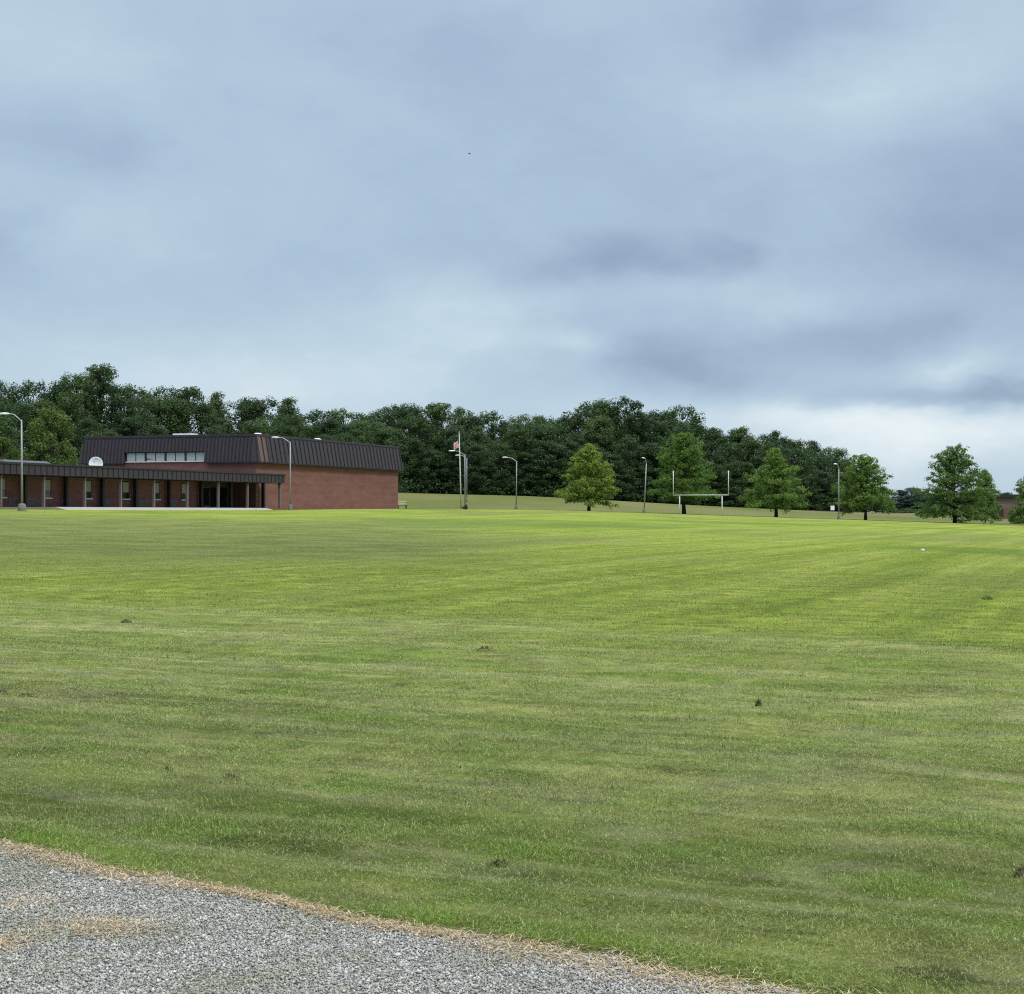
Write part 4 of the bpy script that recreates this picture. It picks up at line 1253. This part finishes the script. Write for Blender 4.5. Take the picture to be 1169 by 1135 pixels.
def build_small():
    g = M['hay']
    clod('dirt_clod', 33, 803, 18, 4.5, M['soil'], 'long low lump of brown earth on the left lawn', 'dirt clod', 1, wisps=60, wmat=g)
    clod('dirt_clod', 3, 801, 14, 5.5, M['soil'], 'brown lump of earth cut by the left border', 'dirt clod', 2, wisps=40, wmat=g)
    clod('dirt_clod', 1168, 998, 24, 13, M['soil'], 'dark brown clod of turf at the right border', 'dirt clod', 3, wisps=110, wmat=g)
    clod('grass_clump', 866, 810, 7, 9, g, 'upright dark clump of cut grass on the right lawn', 'grass clump', 4, wisps=90)
    clod('grass_clump', 553, 750, 24, 4.5, g, 'long flat dark clump of cut grass in the middle of the lawn', 'grass clump', 5, wisps=140)
    clod('grass_clump', 144, 720, 12, 4, g, 'small dark clump of cut grass on the far left lawn', 'grass clump', 6, wisps=70)
    clod('grass_clump', 263, 896, 22, 6, g, 'flat dark clump of cut grass low on the left lawn', 'grass clump', 7, wisps=140)
    clod('grass_clump', 569, 987, 18, 6, g, 'small dark clump of cut grass near the road edge', 'grass clump', 8, wisps=150)
    clod('grass_clump', 192, 887, 10, 6, g, 'tiny dark clump of cut grass left of the flat one', 'grass clump', 9, wisps=70)
    clod('grass_clump', 1126, 685, 13, 4, M['oak_b'], 'green tuft of longer grass at the right of the field', 'grass clump', 10, wisps=120)
    # litter
    p = at(1053.5, 69.0)
    mb = MB()
    rng = random.Random(3)
    nx, ny = 7, 5
    V = []; 
    for j in range(ny):
        for i in range(nx):
            u, v = i / (nx - 1) - .5, j / (ny - 1) - .5
            V.append((u * .15, v * .11, .075 + .035 * math.sin(u * 9 + v * 4) + .02 * math.cos(v * 11) + rng.uniform(-.008, .008)))
    mb.add(V, [(j * nx + i, j * nx + i + 1, (j + 1) * nx + i + 1, (j + 1) * nx + i) for j in range(ny - 1) for i in range(nx - 1)])
    o = mb.build('litter', M['white']); o.location = p
    so = o.modifiers.new('thick', 'SOLIDIFY'); so.thickness = .01
    tag(o, 'crumpled white scrap of paper on the right of the field', 'litter')
    # far-off bird
    D = 170
    b = empty('bird', ((535.8 - CX) / F * D, D, EYE + (YH - 174.8) * D / F), .4, .2)
    b.scale = (.6, .6, .6)
    tag(b, 'tiny dark bird high up in the cloudy sky', 'bird')
    MB().lathe([(.01, -.16), (.035, -.1), (.055, 0), (.045, .08), (.025, .13), (.01, .17)], 10).build('body', M['feather'], b, True)
    for s in (-1, 1):
        w = MB()
        w.add([(s * .03, 0, -.05), (s * .03, 0, .06), (s * .16, .03, .07), (s * .30, -.02, -.02), (s * .15, 0, -.04)], [(0, 1, 2, 4), (4, 2, 3)])
        ww = w.build('wing', M['feather'], b); m_ = ww.modifiers.new('thick', 'SOLIDIFY'); m_.thickness = .012

# ------------------------------------------------------------------ sky, light, camera
SUN_AZ, SUN_EL = math.radians(128), math.radians(52)
def build_sky():
    w = bpy.data.worlds.new('World'); SC.world = w; w.use_nodes = True
    t = NT(w.node_tree)
    for n in list(t.n): t.n.remove(n)
    out = t.node('ShaderNodeOutputWorld'); bg = t.node('ShaderNodeBackground')
    t.l.new(bg.outputs[0], out.inputs[0])
    sky = t.node('ShaderNodeTexSky', sky_type='NISHITA'); sky.sun_disc = False
    sky.sun_elevation = SUN_EL; sky.sun_rotation = SUN_AZ
    d = t.node('ShaderNodeTexCoord').outputs['Generated']
    sp = t.node('ShaderNodeSeparateXYZ'); t.l.new(d, sp.inputs[0])
    x, y, z = sp.outputs
    az = t.m('ARCTAN2', x, y); el = t.m('ARCSINE', z)
    # ragged cloud sheet
    wv = t.comb(t.m('MULTIPLY', az, 1.0), t.m('MULTIPLY', el, 2.2), 1.7)
    warp = t.noise(wv, 9, 4, .6); warp2 = t.noise(t.comb(az, t.m('MULTIPLY', el, 2.0), 8.3), 9, 4, .6)
    azw = t.m('ADD', az, t.m('MULTIPLY_ADD', warp, .12, -.06))
    elw = t.m('ADD', el, t.m('MULTIPLY_ADD', warp2, .040, -.020))
    ra = t.lin(az, el, .93, -.36); re = t.lin(az, el, .36, .93)
    f = t.m('MULTIPLY_ADD', t.noise(t.comb(ra, t.m('MULTIPLY', re, 2.0), 4.4), 5.0, 4, .5, .5), .30, -.15 + .575)
    f = t.m('ADD', f, t.m('MULTIPLY_ADD', t.noise(t.comb(az, t.m('MULTIPLY', el, 1.7), 2.4), 15, 5, .58, .6), .15, -.075))
    f = t.m('ADD', f, t.m('MULTIPLY_ADD', t.noise(t.comb(az, t.m('MULTIPLY', el, 2.2), 12.4), 46, 4, .6, .4), .07, -.035))
    # brighter towards the horizon
    f = t.m('ADD', f, t.range(el, .13, .02, 0, .12))
    pw = t.comb(azw, elw, 0.0)
    blobs = [(60, 165, 110, 42, -.20), (140, 198, 70, 22, -.10), (5, 292, 55, 42, -.24), (470, 290, 220, 70, -.10), (920, 35, 75, 60, -.26), (1165, 220, 120, 75, -.26),
             (1080, 285, 120, 35, -.14), (715, 303, 62, 18, -.32), (825, 298, 28, 14, -.22), (785, 413, 58, 20, -.34), (690, 380, 40, 30, -.10), (985, 395, 100, 20, -.24),
             (1050, 455, 120, 10, -.32), (1160, 452, 45, 10, -.28), (590, 90, 150, 80, -.12), (600, 428, 80, 20, -.14), (850, 230, 160, 50, -.12), (1080, 360, 160, 45, -.10), (930, 440, 220, 18, -.10), (880, 400, 330, 60, -.07), (250, 250, 260, 30, .05), (780, 150, 90, 60, .05), (430, 60, 130, 40, -.05),
             (30, 75, 90, 80, .10), (190, 130, 100, 55, .05), (490, 350, 85, 38, .24), (590, 395, 60, 26, .14), (970, 120, 75, 40, .20), (700, 345, 110, 18, .12),
             (1070, 492, 150, 26, .34), (900, 470, 120, 16, .22), (1105, 432, 45, 10, .24), (300, 425, 260, 34, .16), (1110, 90, 70, 60, .08), (880, 345, 60, 18, .12), (680, 395, 30, 14, .2)]
    for px, py, sx, sy, a in blobs:
        a *= .8 if a < 0 else .9
        v1 = t.node('ShaderNodeVectorMath', operation='MULTIPLY_ADD')
        t.l.new(pw, v1.inputs[0]); v1.inputs[1].default_value = (F / sx, F / sy, 0); v1.inputs[2].default_value = (-(px - CX) / sx, -(YH - py) / sy, 0)
        v2 = t.node('ShaderNodeVectorMath', operation='DOT_PRODUCT')
        t.l.new(v1.outputs[0], v2.inputs[0]); t.l.new(v1.outputs[0], v2.inputs[1])
        f = t.m('MULTIPLY_ADD', t.m('POWER', .5488, v2.outputs['Value']), a, f)
    c = t.ramp(f, [(.05, (.23, .30, .42)), (.3, (.315, .415, .56)), (.5, (.405, .535, .685)), (.7, (.515, .655, .765)), (.88, (.70, .805, .88)), (1.0, (.84, .92, .955))])
    # an overcast dome is about three times brighter overhead than near the horizon
    k = t.range(el, .33, 1.1, .76, 3.2)
    c = t.mix(t.range(el, .33, .9, 0, .8), c, (.56, .60, .63))
    c = t.mix(1.0, c, t.comb(k, k, k), 'MULTIPLY')
    ns = t.mix(1.0, sky.outputs[0], (.1, .1, .1), 'MULTIPLY')
    c = t.mix(.93, ns, c)
    t.l.new(c, bg.inputs['Color']); bg.inputs['Strength'].default_value = 1.0
    sun = bpy.data.lights.new('Sun', 'SUN'); sun.energy = 1.5; sun.angle = math.radians(10); sun.color = (1.0, .95, .87)
    so = bpy.data.objects.new('Sun', sun); link(so)
    v = Vector((math.sin(SUN_AZ) * math.cos(SUN_EL), math.cos(SUN_AZ) * math.cos(SUN_EL), math.sin(SUN_EL)))
    so.rotation_euler = v.to_track_quat('Z', 'Y').to_euler(); so.location = v * 80

def build_camera():
    cam = bpy.data.cameras.new('Camera'); o = bpy.data.objects.new('Camera', cam); link(o)
    cam.sensor_fit = 'HORIZONTAL'; cam.sensor_width = 36; cam.lens = F / 1169 * 36
    cam.clip_start = .1; cam.clip_end = 9000
    o.location = (0, 0, EYE)
    o.rotation_euler = (PI / 2 + math.atan((YH - 567.5) / F), 0, 0)
    SC.camera = o
    SC.cycles.use_denoising = False; SC.cycles.filter_width = 1.15
    SC.cycles.max_bounces = 5; SC.cycles.diffuse_bounces = 3; SC.cycles.transmission_bounces = 3
    SC.view_settings.view_transform = 'Standard'; SC.view_settings.look = 'None'
    SC.view_settings.exposure = .4; SC.view_settings.gamma = 1

materials()
build_lawn(); build_road(); build_grass()
build_school(); build_furniture(); build_oaks(); build_woods(); build_far(); build_small()
build_sky(); build_camera()
